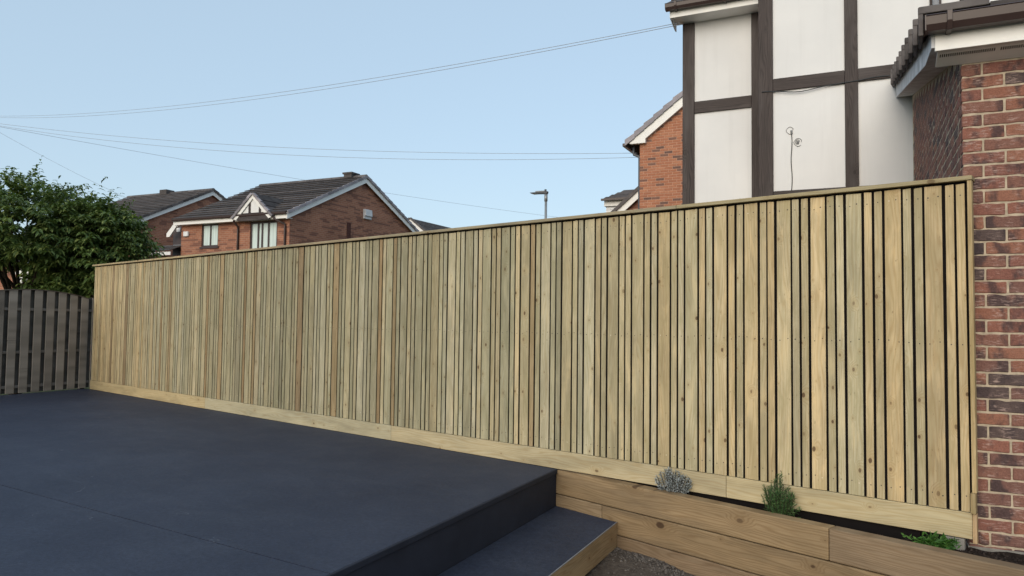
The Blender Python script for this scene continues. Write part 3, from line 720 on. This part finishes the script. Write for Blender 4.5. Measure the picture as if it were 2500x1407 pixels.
# bargeboard with boxed foot
mb = MB(); tb = TF-.12
e0, e1 = -6.27, APX
mb.prism([(-5.83, tb, vline(-5.83)-.005), (e1, tb, vline(e1)-.005), (e1, tb, vline(e1)-.33), (-5.83, tb, vline(-5.83)-.33)], (0, .02, 0))
mb.prism([(e0, tb-.004, vline(e0)-.005), (-5.833, tb-.004, vline(-5.833)-.005), (-5.833, tb-.004, 6.10), (e0+.06, tb-.004, 6.10), (e0, tb-.004, 6.14)], (0, .022, 0))
F.part('bargeboard', mb, M_upvc)
mb = MB(); mb.box(-6.22, -5.833, tb+.02, TF-.001, 6.10, 6.115); mb.box(-5.833, -5.80, tb-.004, TF-.001, 6.10, 6.43)
mb.prism([(-5.8, tb+.021, vline(-5.8)-.32), (e1, tb+.021, vline(e1)-.32), (e1, tb+.021, vline(e1)-.30), (-5.8, tb+.021, vline(-5.8)-.30)], (0, .099, 0)); F.part('soffit', mb, M_upvc)
mb = MB(); mb.prism([(-6.36, tb+.01, vline(-6.36)), (APX, tb+.01, vline(APX)), (APX*2+6.36, tb+.01, vline(-6.36)), (APX*2+6.36, tb+.01, vline(-6.36)-.05), (APX, tb+.01, vline(APX)-.05), (-6.36, tb+.01, vline(-6.36)-.05)], (0, 8.4, 0)); rf = F.part('roof', mb, M_tile)
q = 0
while q < 16:
    sa = -6.37 + q*.262; sb = sa + .285; za, zb = vline(sa)+.040, vline(sb)-.012
    mb = MB(); mb.hexa([(sa, tb-.02, za), (sa, tb+.36, za), (sb, tb+.36, zb), (sb, tb-.02, zb), (sa, tb-.02, za+.075), (sa, tb+.36, za+.075), (sb, tb+.36, zb+.075), (sb, tb-.02, zb+.075)])
    mb.hexa([(sa+.01, tb-.045, za-.095), (sa+.01, tb-.021, za-.095), (sb, tb-.021, zb-.07), (sb, tb-.045, zb-.07), (sa+.01, tb-.045, za+.08), (sa+.01, tb-.021, za+.08), (sb, tb-.021, zb+.076), (sb, tb-.045, zb+.076)])
    F.part('verge_tile', mb, M_tile_grey, rf, bevel=.006); q += 1
mb = MB(); mb.box(-6.44, -6.33, tb+.0, TF+8, 6.05, 6.14); F.part('gutter', mb, M_brownp, bevel=.02, seg=2)
mb = MB(); mb.tube([(-6.2, TF+.15, 6.1), (-6.2, TF+.15, 5.92), (-6.19, TF+.14, 5.86), (-6.05, TF+.14, 5.80), (-6.03, TF+.14, 5.76), (-6.03, TF+.14, 0)], .035, 8); F.part('downpipe', mb, simple('grey_plastic_pipe', (.09, .10, .12), .4, .4), smooth=True)

# ------------------------------------------------------------------ estate houses across the road
def quadwall(mb, s_0, s_1, z0, z1, t_, holes, depth=.09):
    """front face with openings and reveals (faces the -t side)"""
    ss = sorted({s_0, s_1, *[h[0] for h in holes], *[h[1] for h in holes]}); zz = sorted({z0, z1, *[h[2] for h in holes], *[h[3] for h in holes]})
    for a, b in zip(ss[:-1], ss[1:]):
        for c, d in zip(zz[:-1], zz[1:]):
            if any(h[0] <= (a+b)/2 <= h[1] and h[2] <= (c+d)/2 <= h[3] for h in holes): continue
            mb.add([(a, t_, c), (b, t_, c), (b, t_, d), (a, t_, d)], [(0, 1, 2, 3)])
    for a, b, c, d in holes:
        for p, q in (((a, c), (b, c)), ((b, c), (b, d)), ((b, d), (a, d)), ((a, d), (a, c))):
            mb.add([(p[0], t_, p[1]), (q[0], t_, q[1]), (q[0], t_+depth, q[1]), (p[0], t_+depth, p[1])], [(0, 1, 2, 3)])
def window(hs, s_0, s_1, z0, z1, t_, lights, fr=.06, sill=True, pane=None, mat=None):
    mat = mat or M_brownp; pane = pane or M_pane
    t0, t1 = t_+.03, t_+.085
    mb = MB(); mb.box(s_0, s_1, t0, t1, z0, z0+fr); mb.box(s_0, s_1, t0, t1, z1-fr, z1); mb.box(s_0, s_0+fr, t0+.001, t1, z0+fr, z1-fr); mb.box(s_1-fr, s_1, t0+.001, t1, z0+fr, z1-fr)
    inner = [s_0+fr+(s_1-s_0-2*fr)*f for f in lights]
    for x in inner[1:-1]: mb.box(x-fr*.55, x+fr*.55, t0+.002, t1, z0+fr, z1-fr)
    o = hs.part('window', mb, mat)
    for a, b in zip(inner[:-1], inner[1:]):
        mb = MB(); mb.box(a+(fr*.56 if a > inner[0] else .001), b-(fr*.56 if b < inner[-1] else .001), t0+.025, t0+.035, z0+fr+.001, z1-fr-.001); hs.part('pane', mb, pane, o)
    if sill:
        mb = MB(); mb.box(s_0-.05, s_1+.05, t_-.05, t_+.088, z0-.07, z0-.002); hs.part('sill', mb, mat, o)
    return o
def gable_house(name, s_0, s_1, t0, t1, ze, zr, label, ov=.3, vg=.12, fence_hide=0, holes=(), tiles=14, group='brick houses across the road'):
    hs = House(name, s_0, t0, -.6, label, 'house', group)
    tm = (t0+t1)/2
    mb = MB(); quadwall(mb, s_0, s_1, -.6, ze, t0, list(holes))
    hs.part('front_wall', mb, M_fbrick, fix=False)
    mb = MB(); mb.prism([(s_1, t0+.002, -.6), (s_1, t1, -.6), (s_1, t1, ze), (s_1, tm, ze+(zr-ze)*(tm-t0)/(tm-t0+ov)-.0), (s_1, t0+.002, ze)], (-.1, 0, 0)); hs.part('gable_wall', mb, M_fbrick)
    mb = MB(); mb.prism([(s_0, t0+.002, -.6), (s_0, t1, -.6), (s_0, t1, ze), (s_0, tm, ze+(zr-ze)*.93), (s_0, t0+.002, ze)], (.1, 0, 0)); mb.box(s_0+.1, s_1-.1, t1-.1, t1, -.6, ze); hs.part('back_wall', mb, M_fbrick)
    sl = Vector((0, tm-(t0-ov), zr-ze)); Ln = sl.length; sl.normalize(); nn = Vector((0, -sl.z, sl.y))
    mb = MB(); courses(mb, (s_0-vg, t0-ov, ze+.02), (s_1-s_0+2*vg, 0, 0), sl, nn, tiles, Ln/tiles, .06)
    sl2 = Vector((0, -sl.y, sl.z)); nn2 = Vector((0, sl.z, sl.y)); courses(mb, (s_0-vg, t1+ov, ze+.02), (s_1-s_0+2*vg, 0, 0), sl2, nn2, tiles, Ln/tiles, .06)
    for p0_, d2, n2 in (((s_0-vg+.01, t0-ov+.03, ze), sl, nn), ((s_0-vg+.01, t1+ov-.03, ze), sl2, nn2)):
        p0_ = Vector(p0_); mb.prism([p0_-n2*.04, p0_+d2*(Ln-.03)-n2*.04, p0_+d2*(Ln-.03)+n2*.012, p0_+n2*.012], (s_1-s_0+2*vg-.02, 0, 0))
    rf = hs.part('roof', mb, M_tile)
    q = s_0-vg-.02
    while q < s_1+vg-.1:
        mb = MB(); e = min(q+.46, s_1+vg+.03); mb.prism([(q, tm-.14, zr-.02), (q, tm-.09, zr+.065), (q, tm, zr+.10), (q, tm+.09, zr+.065), (q, tm+.14, zr-.02)], (e-q-.012, 0, 0)); hs.part('ridge_tile', mb, M_tile_dark, rf); q += .46
    # verge tiles and bargeboards at the visible gable
    for sgn, tt, d_, n_ in ((1, t0-ov, sl, nn), (-1, t1+ov, sl2, nn2)):
        mb = MB(); a = Vector((s_1+vg+.005, tt, ze+.0)); b = a + d_*Ln
        dn = Vector((0, 0, -.26))
        mb.prism([a+Vector((0, 0, .0)), b+Vector((0, 0, .0)), b+dn, a+dn*.9], (-.03, 0, 0)); hs.part('bargeboard', mb, M_upvc)
        nv = tiles
        for q in range(nv):
            p = a + d_*(Ln/nv*q) + Vector((.01, 0, 0)); e = p + d_*(Ln/nv*.98)
            mb = MB(); mb.prism([p - n_*.04, e - n_*.055, e + n_*.05, p + n_*.075], (.05, 0, 0)); hs.part('verge_tile', mb, M_tile_grey if name == 'dormer_house' else M_tile_dark, rf)
    mb = MB(); mb.box(s_0-vg, s_1+vg, t0-ov+.02, t0-ov+.045, ze-.20, ze-.005); hs.part('fascia', mb, M_upvc)
    mb = MB(); mb.box(s_0-vg, s_1+vg, t0-ov+.046, t0-.002, ze-.195, ze-.18); hs.part('soffit', mb, M_upvc)
    gutter(hs, s_0-vg, s_1+vg, t0-ov+.018, ze+.03, wd=.11, hg=.09)
    return hs, rf
tA = 15.60
A, rfA = gable_house('dormer_house', -25.07, -19.49, tA, 24.3, 5.10, 7.26, 'brick house with a small white timbered gable over its window', .30, .14,
    holes=[(-23.95, -23.06, 4.02, 4.91), (-21.42, -20.07, 3.80, 4.88)], tiles=15)
window(A, -23.95, -23.06, 4.02, 4.91, tA, (0, .5, 1))
# window under the small gable
wv = window(A, -21.42, -20.07, 3.80, 4.88, tA, (0, .26, .42, .68, 1), .07)
mb = MB(); mb.box(-21.42, -20.07, tA+.02, tA+.09, 3.60, 3.72); A.part('window_apron', mb, M_timber_h)
# little gable: boards, panel, beam and roof
gz0, gza, gs0, gs1, gm = 5.02, 5.86, -21.86, -20.06, -20.96
gt = tA-.36
mb = MB(); mb.prism([(gs0+.1, gt+.03, gz0), (gs1-.1, gt+.03, gz0), (gm, gt+.03, gza-.10)], (0, .05, 0)); A.part('gable_panel', mb, M_render)
mb = MB(); mb.box(gs0+.18, gs1-.10, gt-.0, gt+.12, gz0-.14, gz0+.02); A.part('gable_beam', mb, M_timber_h)
for x in (-21.13, -20.62):
    hh = gza-.14-abs(x-gm)*.93; mb = MB(); mb.box(x-.05, x+.05, gt+.012, gt+.029, gz0+.02, hh); A.part('gable_post', mb, M_timber)
for sg in (-1, 1):
    a = Vector((gs0-.06 if sg < 0 else gs1+.06, gt-.02, gz0-.06)); b = Vector((gm, gt-.02, gza)); mb = MB()
    mb.prism([a, b, b+Vector((0, 0, -.17)), a+Vector((-.16*sg, 0, -.04))], (0, .03, 0)); A.part('gable_bargeboard', mb, M_upvc)
    d_ = (b-a); L_ = d_.length; d_.normalize(); n_ = Vector((-d_.z*(-1 if sg < 0 else 1)*-1, 0, abs(d_.x)))
    n_ = Vector((sg*abs(d_.z), 0, abs(d_.x)))
    for q in range(5):
        p = a + d_*(L_/5*q); e = a + d_*(L_/5*(q+.98)); mb = MB()
        mb.prism([p-n_*.0, e-n_*.015, e+n_*.07, p+n_*.10], (0, .10, 0)); mb2 = [Vector(v) for v in mb.v]
        mb.v = [tuple(v + Vector((0, -.05, 0))) for v in mb2]; A.part('gable_verge_tile', mb, M_tile_grey, rfA)
    mb = MB(); courses(mb, a+Vector((0, .06, .02)), (0, 1.9, 0), d_, n_, 4, L_/4, .04); A.part('gable_roof', mb, M_tile, rfA)
mb = MB(); mb.tube([(-21.93, tA-.33, 4.98), (-21.93, tA-.33, 4.9), (-21.98, tA-.06, 4.72), (-21.98, tA-.05, 4.6), (-21.98, tA-.05, -.5)], .04, 8); A.part('downpipe', mb, M_brownp, smooth=True)
mb = MB(); mb.tube([(-19.95, tA-.33, 4.98), (-19.95, tA-.33, 4.9), (-19.66, tA-.06, 4.72), (-19.66, tA-.05, 4.6), (-19.66, tA-.05, -.5)], .04, 8); A.part('downpipe', mb, M_brownp, smooth=True)
mb = MB(); mb.box(-24.88, -24.62, tA-.09, tA-.001, 4.46, 4.66); A.part('alarm_box', mb, M_clad, bevel=.02)
mb = MB(); mb.box(-19.489, -19.40, 19.95, 20.45, 5.50, 5.90); mb.hexa([(-19.40, 19.95, 5.62), (-19.34, 19.97, 5.62), (-19.34, 20.43, 5.62), (-19.40, 20.45, 5.62), (-19.40, 19.95, 5.90), (-19.36, 19.97, 5.9), (-19.36, 20.43, 5.9), (-19.40, 20.45, 5.90)]); A.part('gable_vent', mb, simple('pale_vent', (.62, .62, .63), .5), bevel=.01)
mb = MB(); mb.box(-19.4895, -19.47, 18.9, 19.15, 3.5, 5.2); A.part('dark_brick_stripe', mb, simple('dark_brick_strip', (.10, .045, .038), .9, .1, .3, 12))
mb = MB(); mb.box(-20.35, -19.95, 19.72, 20.2, 7.24, 7.42); mb.box(-20.40, -19.90, 19.68, 20.24, 7.40, 7.47); A.part('ridge_vent', mb, M_tile_dark, rfA)
# set-back bay at its left end: dark boarding, small panes, slanted white board, porch roof
mb = MB(); mb.box(-25.9, -25.072, tA+.30, tA+.4, -.6, 4.95); A.part('bay_wall', mb, M_brownp)
for a in (-25.68, -25.36):
    mb = MB(); mb.box(a, a+.22, tA+.27, tA+.298, 4.72, 4.88); A.part('bay_panel', mb, M_render)
mb = MB(); mb.prism([(-25.22, tA-.05, 5.06), (-25.40, tA-.05, 5.06), (-25.86, tA-.05, 4.62), (-25.86, tA-.05, 4.48), (-25.70, tA-.05, 4.48), (-25.30, tA-.05, 4.90), (-25.22, tA-.05, 4.90)], (0, .06, 0)); A.part('bay_bargeboard', mb, M_upvc)
mb = MB(); courses(mb, (-26.5, tA-.5, 3.86), (1.42, 0, 0), (0, .93, .37), (0, -.37, .93), 3, .27, .05); A.part('porch_roof', mb, M_tile)
mb = MB(); mb.box(-26.4, -25.075, tA-.49, tA-.46, 3.70, 3.83); A.part('porch_fascia', mb, M_upvc)
mb = MB(); mb.box(-25.75, -25.075, tA+.20, tA+.25, 4.06, 4.18); A.part('flashing', mb, simple('lead_flashing', (.25, .27, .29), .6))
mb = MB(); mb.box(-26.2, -25.075, tA-.2, tA+.28, -.6, 3.7); A.part('porch_wall', mb, M_fbrick)

Bh, rfB = gable_house('gabled_house', -36.0, -30.03, 17.2, 25.8, 5.50, 7.66, 'plain brick gabled house partly hidden behind the leafy tree', .25, .14, holes=[], tiles=15)
mb = MB(); mb.box(-33.4, -32.9, 21.2, 21.7, 7.6, 7.85); Bh.part('ridge_vent', mb, M_tile_dark, rfB)

# house whose ridge runs away from us (peeps over the fence left of the lamp)
def end_gable(name, s_0, s_1, t0, ln, ze, zr, label, ov=.25, clad=None, tiles=10, cat='house'):
    hs = House(name, s_0, t0, -.6, label, cat, 'brick houses across the road'); sm = (s_0+s_1)/2
    mb = MB(); mb.prism([(s_0, t0, -.6), (s_1, t0, -.6), (s_1, t0, ze), (sm, t0, zr-.12), (s_0, t0, ze)], (0, ln, 0)); hs.part('wall', mb, clad or M_fbrick)
    mb = MB()
    for sg, e in ((-1, s_0-ov), (1, s_1+ov)):
        d_ = Vector((sm-e, 0, zr-(ze-.05))); L_ = d_.length; d_.normalize(); n_ = Vector((sg*abs(d_.z), 0, abs(d_.x)))
        courses(mb, (e, t0-.15, ze-.05), (0, ln+.3, 0), d_, n_, tiles, L_/tiles, .05)
    rf = hs.part('roof', mb, M_tile)
    for sg, e in ((-1, s_0-ov), (1, s_1+ov)):
        a = Vector((e, t0-.18, ze-.07)); b = Vector((sm, t0-.18, zr-.02)); mb = MB(); mb.prism([a, b, b+Vector((0, 0, -.28)), a+Vector((0, 0, -.24))], (0, .03, 0)); hs.part('bargeboard', mb, M_upvc)
        d_ = (b-a); L_ = d_.length; d_.normalize(); n_ = Vector((sg*abs(d_.z), 0, abs(d_.x)))
        mb = MB(); mb.prism([a, b, b+n_*.11, a+n_*.11], (0, .12, 0)); mb.v = [(p[0], p[1]-.06, p[2]) for p in mb.v]; hs.part('verge', mb, M_tile_dark, rf)
    return hs, rf
end_gable('small_gable_house', -26.6, -24.15, 32.6, 9, 6.4, 7.45, 'small brick gable with dark roof just right of the big gable', .2)
G2, _ = end_gable('far_brick_house', -7.95, -1.9, 18.9, 8, 4.95, 7.70, 'brick gable with a slanting white bargeboard below the orange brick house', .25)
# white boarded house with a hipped dark roof
G = House('white_boarded_house', -9.95, 23.4, -.6, 'white boarded house with a low dark hipped roof near the lamp post', 'house')
mb = MB(); mb.box(-9.93, -5.0, 23.44, 28, -.6, 6.1); G.part('wall', mb, M_clad)
z = 3.6
while z < 5.95:
    mb = MB(); mb.hexa([(-9.95, 23.40, z), (-5.0, 23.40, z), (-5.0, 23.438, z), (-9.95, 23.438, z), (-9.95, 23.425, z+.17), (-5.0, 23.425, z+.17), (-5.0, 23.438, z+.17), (-9.95, 23.438, z+.17)]); G.part('cladding_board', mb, M_clad); z += .172
mb = MB(); mb.box(-10.0, -5.0, 23.30, 23.33, 5.97, 6.23); mb.box(-10.0, -9.97, 23.331, 28, 5.97, 6.23); G.part('fascia', mb, M_upvc)
mb = MB(); e = (-10.14, 23.15, 6.24)
for q in range(4):
    k_ = q*.115; mb.hexa([(-10.03+k_*1.6, 23.15+k_*1.8, 6.24+k_), (-4.9, 23.15+k_*1.8, 6.24+k_), (-4.9, 28, 6.24+k_), (-10.03+k_*1.6, 28, 6.24+k_), (-10.03+k_*1.6+.1, 23.15+k_*1.8+.16, 6.24+k_+.115), (-4.9, 23.15+k_*1.8+.16, 6.24+k_+.115), (-4.9, 28, 6.24+k_+.115), (-10.03+k_*1.6+.1, 28, 6.24+k_+.115)])
G.part('roof', mb, M_tile)
mb = MB(); mb.box(-10.06, -5, 23.06, 23.16, 6.17, 6.25); G.part('gutter', mb, M_brownp)

# low brick building seen under the tree
D = House('low_brick_building', -25.2, 9.6, -.6, 'low brick building glimpsed beneath the tree on the left', 'building')
mb = MB(); quadwall(mb, -31.0, -24.3, -.6, 2.95, 9.6, [(-25.35, -24.80, -.3, 2.55)], .1); mb.box(-31, -24.3, 9.8, 13.5, -.6, 2.95); D.part('wall', mb, M_fbrick, fix=False)
window(D, -25.35, -24.80, .3, 2.55, 9.6, (0, .5, 1), .07, False, M_pane_d)
mb = MB(); mb.box(-25.42, -24.72, 9.50, 9.595, 2.58, 2.80); D.part('lintel', mb, M_upvc)
mb = MB(); mb.box(-25.35, -25.09, 9.55, 9.595, 2.30, 2.5); mb.box(-25.05, -24.82, 9.55, 9.595, 2.30, 2.5); D.part('fanlight', mb, M_upvc)
mb = MB(); courses(mb, (-31.2, 9.3, 2.95), (7.1, 0, 0), (0, .88, .47), (0, -.47, .88), 9, .27, .045); D.part('roof', mb, M_tile)

# ------------------------------------------------------------------ street lamp
lp = tag(empty('street_lamp', W(-10.85, 19.24, -.6), AW), 'slim grey steel street lamp with a flat dark head', 'street lamp')
mb = MB(); mb.tube([(0, 0, 0), (0, 0, 1.2)], .075, 16); mb.tube([(0, 0, 1.2), (0, 0, 6.28)], .050, 16, r2=.045); mb.build('pole', M_lampmetal, lp, smooth=True)
mb = MB(); mb.tube([(0, 0, 6.20), (0, 0, 6.46)], .060, 16); mb.build('collar', M_lampmetal, lp, smooth=True)
mb = MB(); mb.hexa([(-.55, -.10, 6.50), (.06, -.07, 6.46), (.06, .07, 6.46), (-.55, .10, 6.50), (-.62, -.10, 6.545), (.08, -.07, 6.56), (.08, .07, 6.56), (-.62, .10, 6.545)]); hd = mb.build('head', M_lamphead, lp, bevel=.02, seg=2)
mb = MB(); mb.box(-.40, -.02, -.07, .07, 6.553, 6.59); mb.build('heat_sink', M_lampmetal, hd, bevel=.01)
mb = MB(); mb.tube([(-.02, 0, 6.55), (-.02, 0, 6.635)], .04, 10); mb.build('photocell', M_lamphead, hd)
mb = MB(); mb.box(-.50, -.12, -.07, .07, 6.484, 6.492); mb.build('lens', simple('lamp_lens', (.5, .52, .5), .3), hd)

# ------------------------------------------------------------------ overhead cables and their pole
PT = W(-31.647, 10.71, 8.851)
tp = tag(empty('telegraph_pole', (PT.x, PT.y, -.6)), 'tall timber telegraph pole that the overhead cables run from', 'pole')
mb = MB(); mb.tube([(0, 0, 0), (0, 0, 9.75)], .14, 12, r2=.10); mb.build('shaft', M_polewood, tp, smooth=True)
mb = MB(); mb.tube([(0, 0, 9.40), (0, 0, 9.46)], .17, 12); mb.build('collar_ring', M_lampmetal, tp)
def hang(b, sag, label, dz=0.0, r=.006):
    a = PT + Vector((0, 0, dz)); pts = []
    for q in range(41):
        f = q/40; p = a.lerp(b, f); p.z -= 4*sag*f*(1-f); pts.append(p)
    cable('overhead_cable', pts, r, label, 'cable', 'overhead cables', simple('overhead_cable_sheath', (.16, .18, .20), .6, .3) if 'ohc' not in globals() else ohc, 5)
ohc = simple('overhead_cable_sheath', (.34, .37, .41), .6, .3)
hang(W(-2.83, 5.0, 5.44), .485, 'upper overhead cable of the pair rising to the half timbered house eaves', 0, .0045)
hang(W(-2.80, 5.02, 5.42), .545, 'lower overhead cable of the pair rising to the half timbered house eaves', -.02, .0045)
hang(W(-6.10, 14.39, 5.90), .42, 'upper overhead cable running level to the orange brick house', -.12)
hang(W(-5.95, 14.14, 5.72), .58, 'lower overhead cable running level to the orange brick house', -.14)
hang(W(-16.22, 42.5, 8.02), .28, 'faint overhead cable passing behind the big brick gable', -.15, .007)
hang(W(-28.16, 15.8, 6.1), .12, 'faint overhead cable slanting down behind the leafy tree', .30, .005)
hang(W(-27.0, 6.5, 3.2), .15, 'faint overhead cable dropping steeply into the tree at far left', -.2, .005)

# ------------------------------------------------------------------ tree behind the old fence
TC = Vector((-17.3, .15, -.6))
tree = tag(empty('leafy_tree', TC), 'dense leafy green tree with drooping pointed leaves behind the old fence', 'tree')
trunk = MB(); r_ = random.Random(21)
lobes = [(Vector((.0, .0, 3.65)), Vector((2.35, 2.0, 1.17))), (Vector((1.05, .92, 3.32)), Vector((1.30, 1.2, 1.02))), (Vector((.95, .9, 2.15)), Vector((1.05, 1.0, .80))), (Vector((-1.5, -1.2, 3.4)), Vector((1.9, 1.7, 1.2)))]
trunk.tube([(0, 0, 0), (.05, .02, .9), (.02, .08, 1.7), (.1, .05, 2.3)], .13, 10, r2=.09)
sprays = []
for li, (c, rad) in enumerate(lobes):
    for q in range((950, 760, 560, 420)[li]):
        while True:
            d_ = Vector((r_.gauss(0, 1), r_.gauss(0, 1), r_.gauss(.25, 1)))
            if d_.length > .1: break
        d_.normalize(); k_ = r_.uniform(.25, 1.0)**.33
        p = c + Vector((d_.x*rad.x, d_.y*rad.y, d_.z*rad.z))*k_*(.86+.16*mnoise.noise(d_*2.3+c))
        if p.z < 3.0 and p.x*.765+p.y*.643 < .42 and li in (0, 3): continue
        sprays.append((p, d_, k_))
for q in range(26):                                   # limbs
    p, d_, k_ = sprays[r_.randrange(len(sprays))]
    m_ = Vector((.1, .05, 2.1)).lerp(p, .5) + Vector((0, 0, .25))
    trunk.tube([(.08, .05, r_.uniform(1.5, 2.3)), m_, p], .045, 6, r2=.008)
trunk.build('trunk', M_bark, tree, smooth=True)
LV, LF = [], []
def leaf(p, d, L, wd, droop, upv):
    d = d.normalized(); sd = d.cross(upv)
    if sd.length < 1e-3: sd = Vector((1, 0, 0))
    sd.normalize(); nn = sd.cross(d)
    b = len(LV)
    m1 = p + d*L*.35 + nn*L*.05; m2 = p + d*L*.70 - Vector((0, 0, droop*L*.10)); tip = p + d*L - Vector((0, 0, droop*L*.34))
    LV.extend([p, m1+sd*wd*.5+nn*wd*.18, m1, m1-sd*wd*.5+nn*wd*.18, m2+sd*wd*.40+nn*wd*.12, m2, m2-sd*wd*.40+nn*wd*.12, tip])
    LF.extend([(b, b+2, b+1), (b, b+3, b+2), (b+1, b+2, b+5, b+4), (b+2, b+3, b+6, b+5), (b+4, b+5, b+7), (b+5, b+6, b+7)])
for p, d_, k_ in sprays:
    out = Vector((d_.x, d_.y, d_.z*.35+.12)).normalized(); L = r_.uniform(.38, .72); nl = r_.randint(20, 30)
    side = out.cross(Vector((0, 0, 1))).normalized()
    for q in range(nl):
        f = q/nl; base = p + out*L*(f-.35) - Vector((0, 0, .22*L*f*f)) + Vector((r_.gauss(0, .02), r_.gauss(0, .02), r_.gauss(0, .02)))
        sg = 1 if q % 2 else -1
        ld = out*r_.uniform(.4, .9) + side*sg*r_.uniform(.4, 1.0) + Vector((0, 0, r_.uniform(-.45, .2)))
        leaf(base, ld, r_.uniform(.075, .155), r_.uniform(.034, .060), r_.uniform(.6, 1.6), Vector((r_.gauss(0, .3), r_.gauss(0, .3), 1)))
for q in range(26):                                   # wispy shoots on top
    a = r_.uniform(0, 6.28); rr = r_.uniform(.2, .95); c, rad = lobes[0] if r_.random() < .7 else lobes[1]
    p0 = c + Vector((math.cos(a)*rr*rad.x, math.sin(a)*rr*rad.y, rad.z*math.sqrt(max(0, 1-rr*rr))*.95))
    dr = Vector((math.cos(a)*.7+r_.gauss(0, .3), math.sin(a)*.7+r_.gauss(0, .3), r_.uniform(.35, .9))).normalized(); L = r_.uniform(.25, .5)
    for k2 in range(8):
        leaf(p0+dr*L*k2/7, dr*.5+Vector((r_.gauss(0, .7), r_.gauss(0, .7), r_.uniform(-.3, .3))), r_.uniform(.11, .19), r_.uniform(.032, .05), r_.uniform(.5, 1.8), Vector((0, 0, 1)))
me = bpy.data.meshes.new('crown'); me.from_pydata(LV, [], LF); me.materials.append(M_leaf); me.update(); link('crown', me, tree)

# ------------------------------------------------------------------ bed plants
def plant(name, base, label, mat, gen):
    o = tag(empty(name, base), label, 'plant'); lv, st = MB(), MB(); gen(lv, st)
    st.build('stems', M_bark if name != 'weed' else mat, o, fix=False); tag(lv.build('foliage', mat, o, fix=False)); return o
def blade(mb, p, d, L, wd, curl=.15):
    d = d.normalized(); sd = d.cross(Vector((rnd.gauss(0, 1), rnd.gauss(0, 1), rnd.gauss(0, 1)))).normalized(); nn = sd.cross(d)
    m_ = p + d*L*.5 + nn*L*curl*.3; t_ = p + d*L + nn*L*curl
    mb.add([p, m_+sd*wd*.5, t_, m_-sd*wd*.5], [(0, 1, 2), (0, 2, 3)])
def g_silver(lv, st):
    for q in range(95):
        a = rnd.uniform(0, 6.28); rr = math.sqrt(rnd.random()); tip = Vector((math.cos(a)*rr*.155, math.sin(a)*rr*.080, max(.105, .06 + .165*math.sqrt(max(0, 1-rr*rr*.85))*rnd.uniform(.85, 1.05))))
        b = Vector((math.cos(a)*rr*.05, math.sin(a)*rr*.04, -.02)); m_ = b.lerp(tip, .5) + Vector((0, 0, .01)); st.tube([b, m_, tip], .0016, 4, cap=False)
        for k2 in range(34):
            f = .22 + .80*k2/33; p = b.lerp(tip, min(f, 1)); d_ = (tip-b).normalized()*.55 + Vector((rnd.gauss(0, .7), rnd.gauss(0, .7), rnd.gauss(.1, .6)))
            blade(lv, p, d_, rnd.uniform(.014, .026), .0055)
plant('silver_shrub', (-2.015, -.035, -.075), 'rounded silver grey shrub against the kickboard', M_silver, g_silver)
def g_rose(lv, st):
    for q in range(52):
        a = rnd.uniform(0, 6.28); rr = math.sqrt(rnd.random()); tip = Vector((math.cos(a)*rr*.112, math.sin(a)*rr*.085, rnd.uniform(.20, .33)*(1-.30*rr)))
        if q < 4: tip = Vector((.08+rnd.uniform(0, .06), rnd.uniform(-.05, .03), rnd.uniform(.05, .12)))
        b = Vector((math.cos(a)*rr*.05, math.sin(a)*rr*.04, -.01)); st.tube([b, b.lerp(tip, .5), tip], .0018, 4, cap=False)
        for k2 in range(74):
            f = .04 + .97*k2/73; p = b.lerp(tip, min(f, 1)); d_ = (tip-b).normalized()*.75 + Vector((rnd.gauss(0, .6), rnd.gauss(0, .6), rnd.gauss(.05, .35)))
            blade(lv, p, d_, rnd.uniform(.018, .034), .0040, .05)
plant('rosemary_bush', (-1.212, -.092, -.070), 'upright green rosemary with needle leaves in the bed', M_rosem, g_rose)
def g_weed(lv, st):
    for q in range(46):
        a = rnd.uniform(0, 6.28); rr = rnd.uniform(.3, 1); tip = Vector((math.cos(a)*rr*.17, math.sin(a)*rr*.075, rnd.uniform(.015, .075)))
        b = Vector((tip.x*.3, tip.y*.3, -.005)); st.tube([b, b.lerp(tip, .5)+Vector((0, 0, .015)), tip], .0013, 4, cap=False)
        for k2 in range(7):
            p = b.lerp(tip, .35+.1*k2); blade(lv, p, Vector((rnd.gauss(0, 1), rnd.gauss(0, 1), rnd.gauss(.35, .4))), rnd.uniform(.025, .05), .013, .2)
plant('weed', (-.315, -.115, -.055), 'low bright green leafy weed under the right end of the fence', M_weed, g_weed)
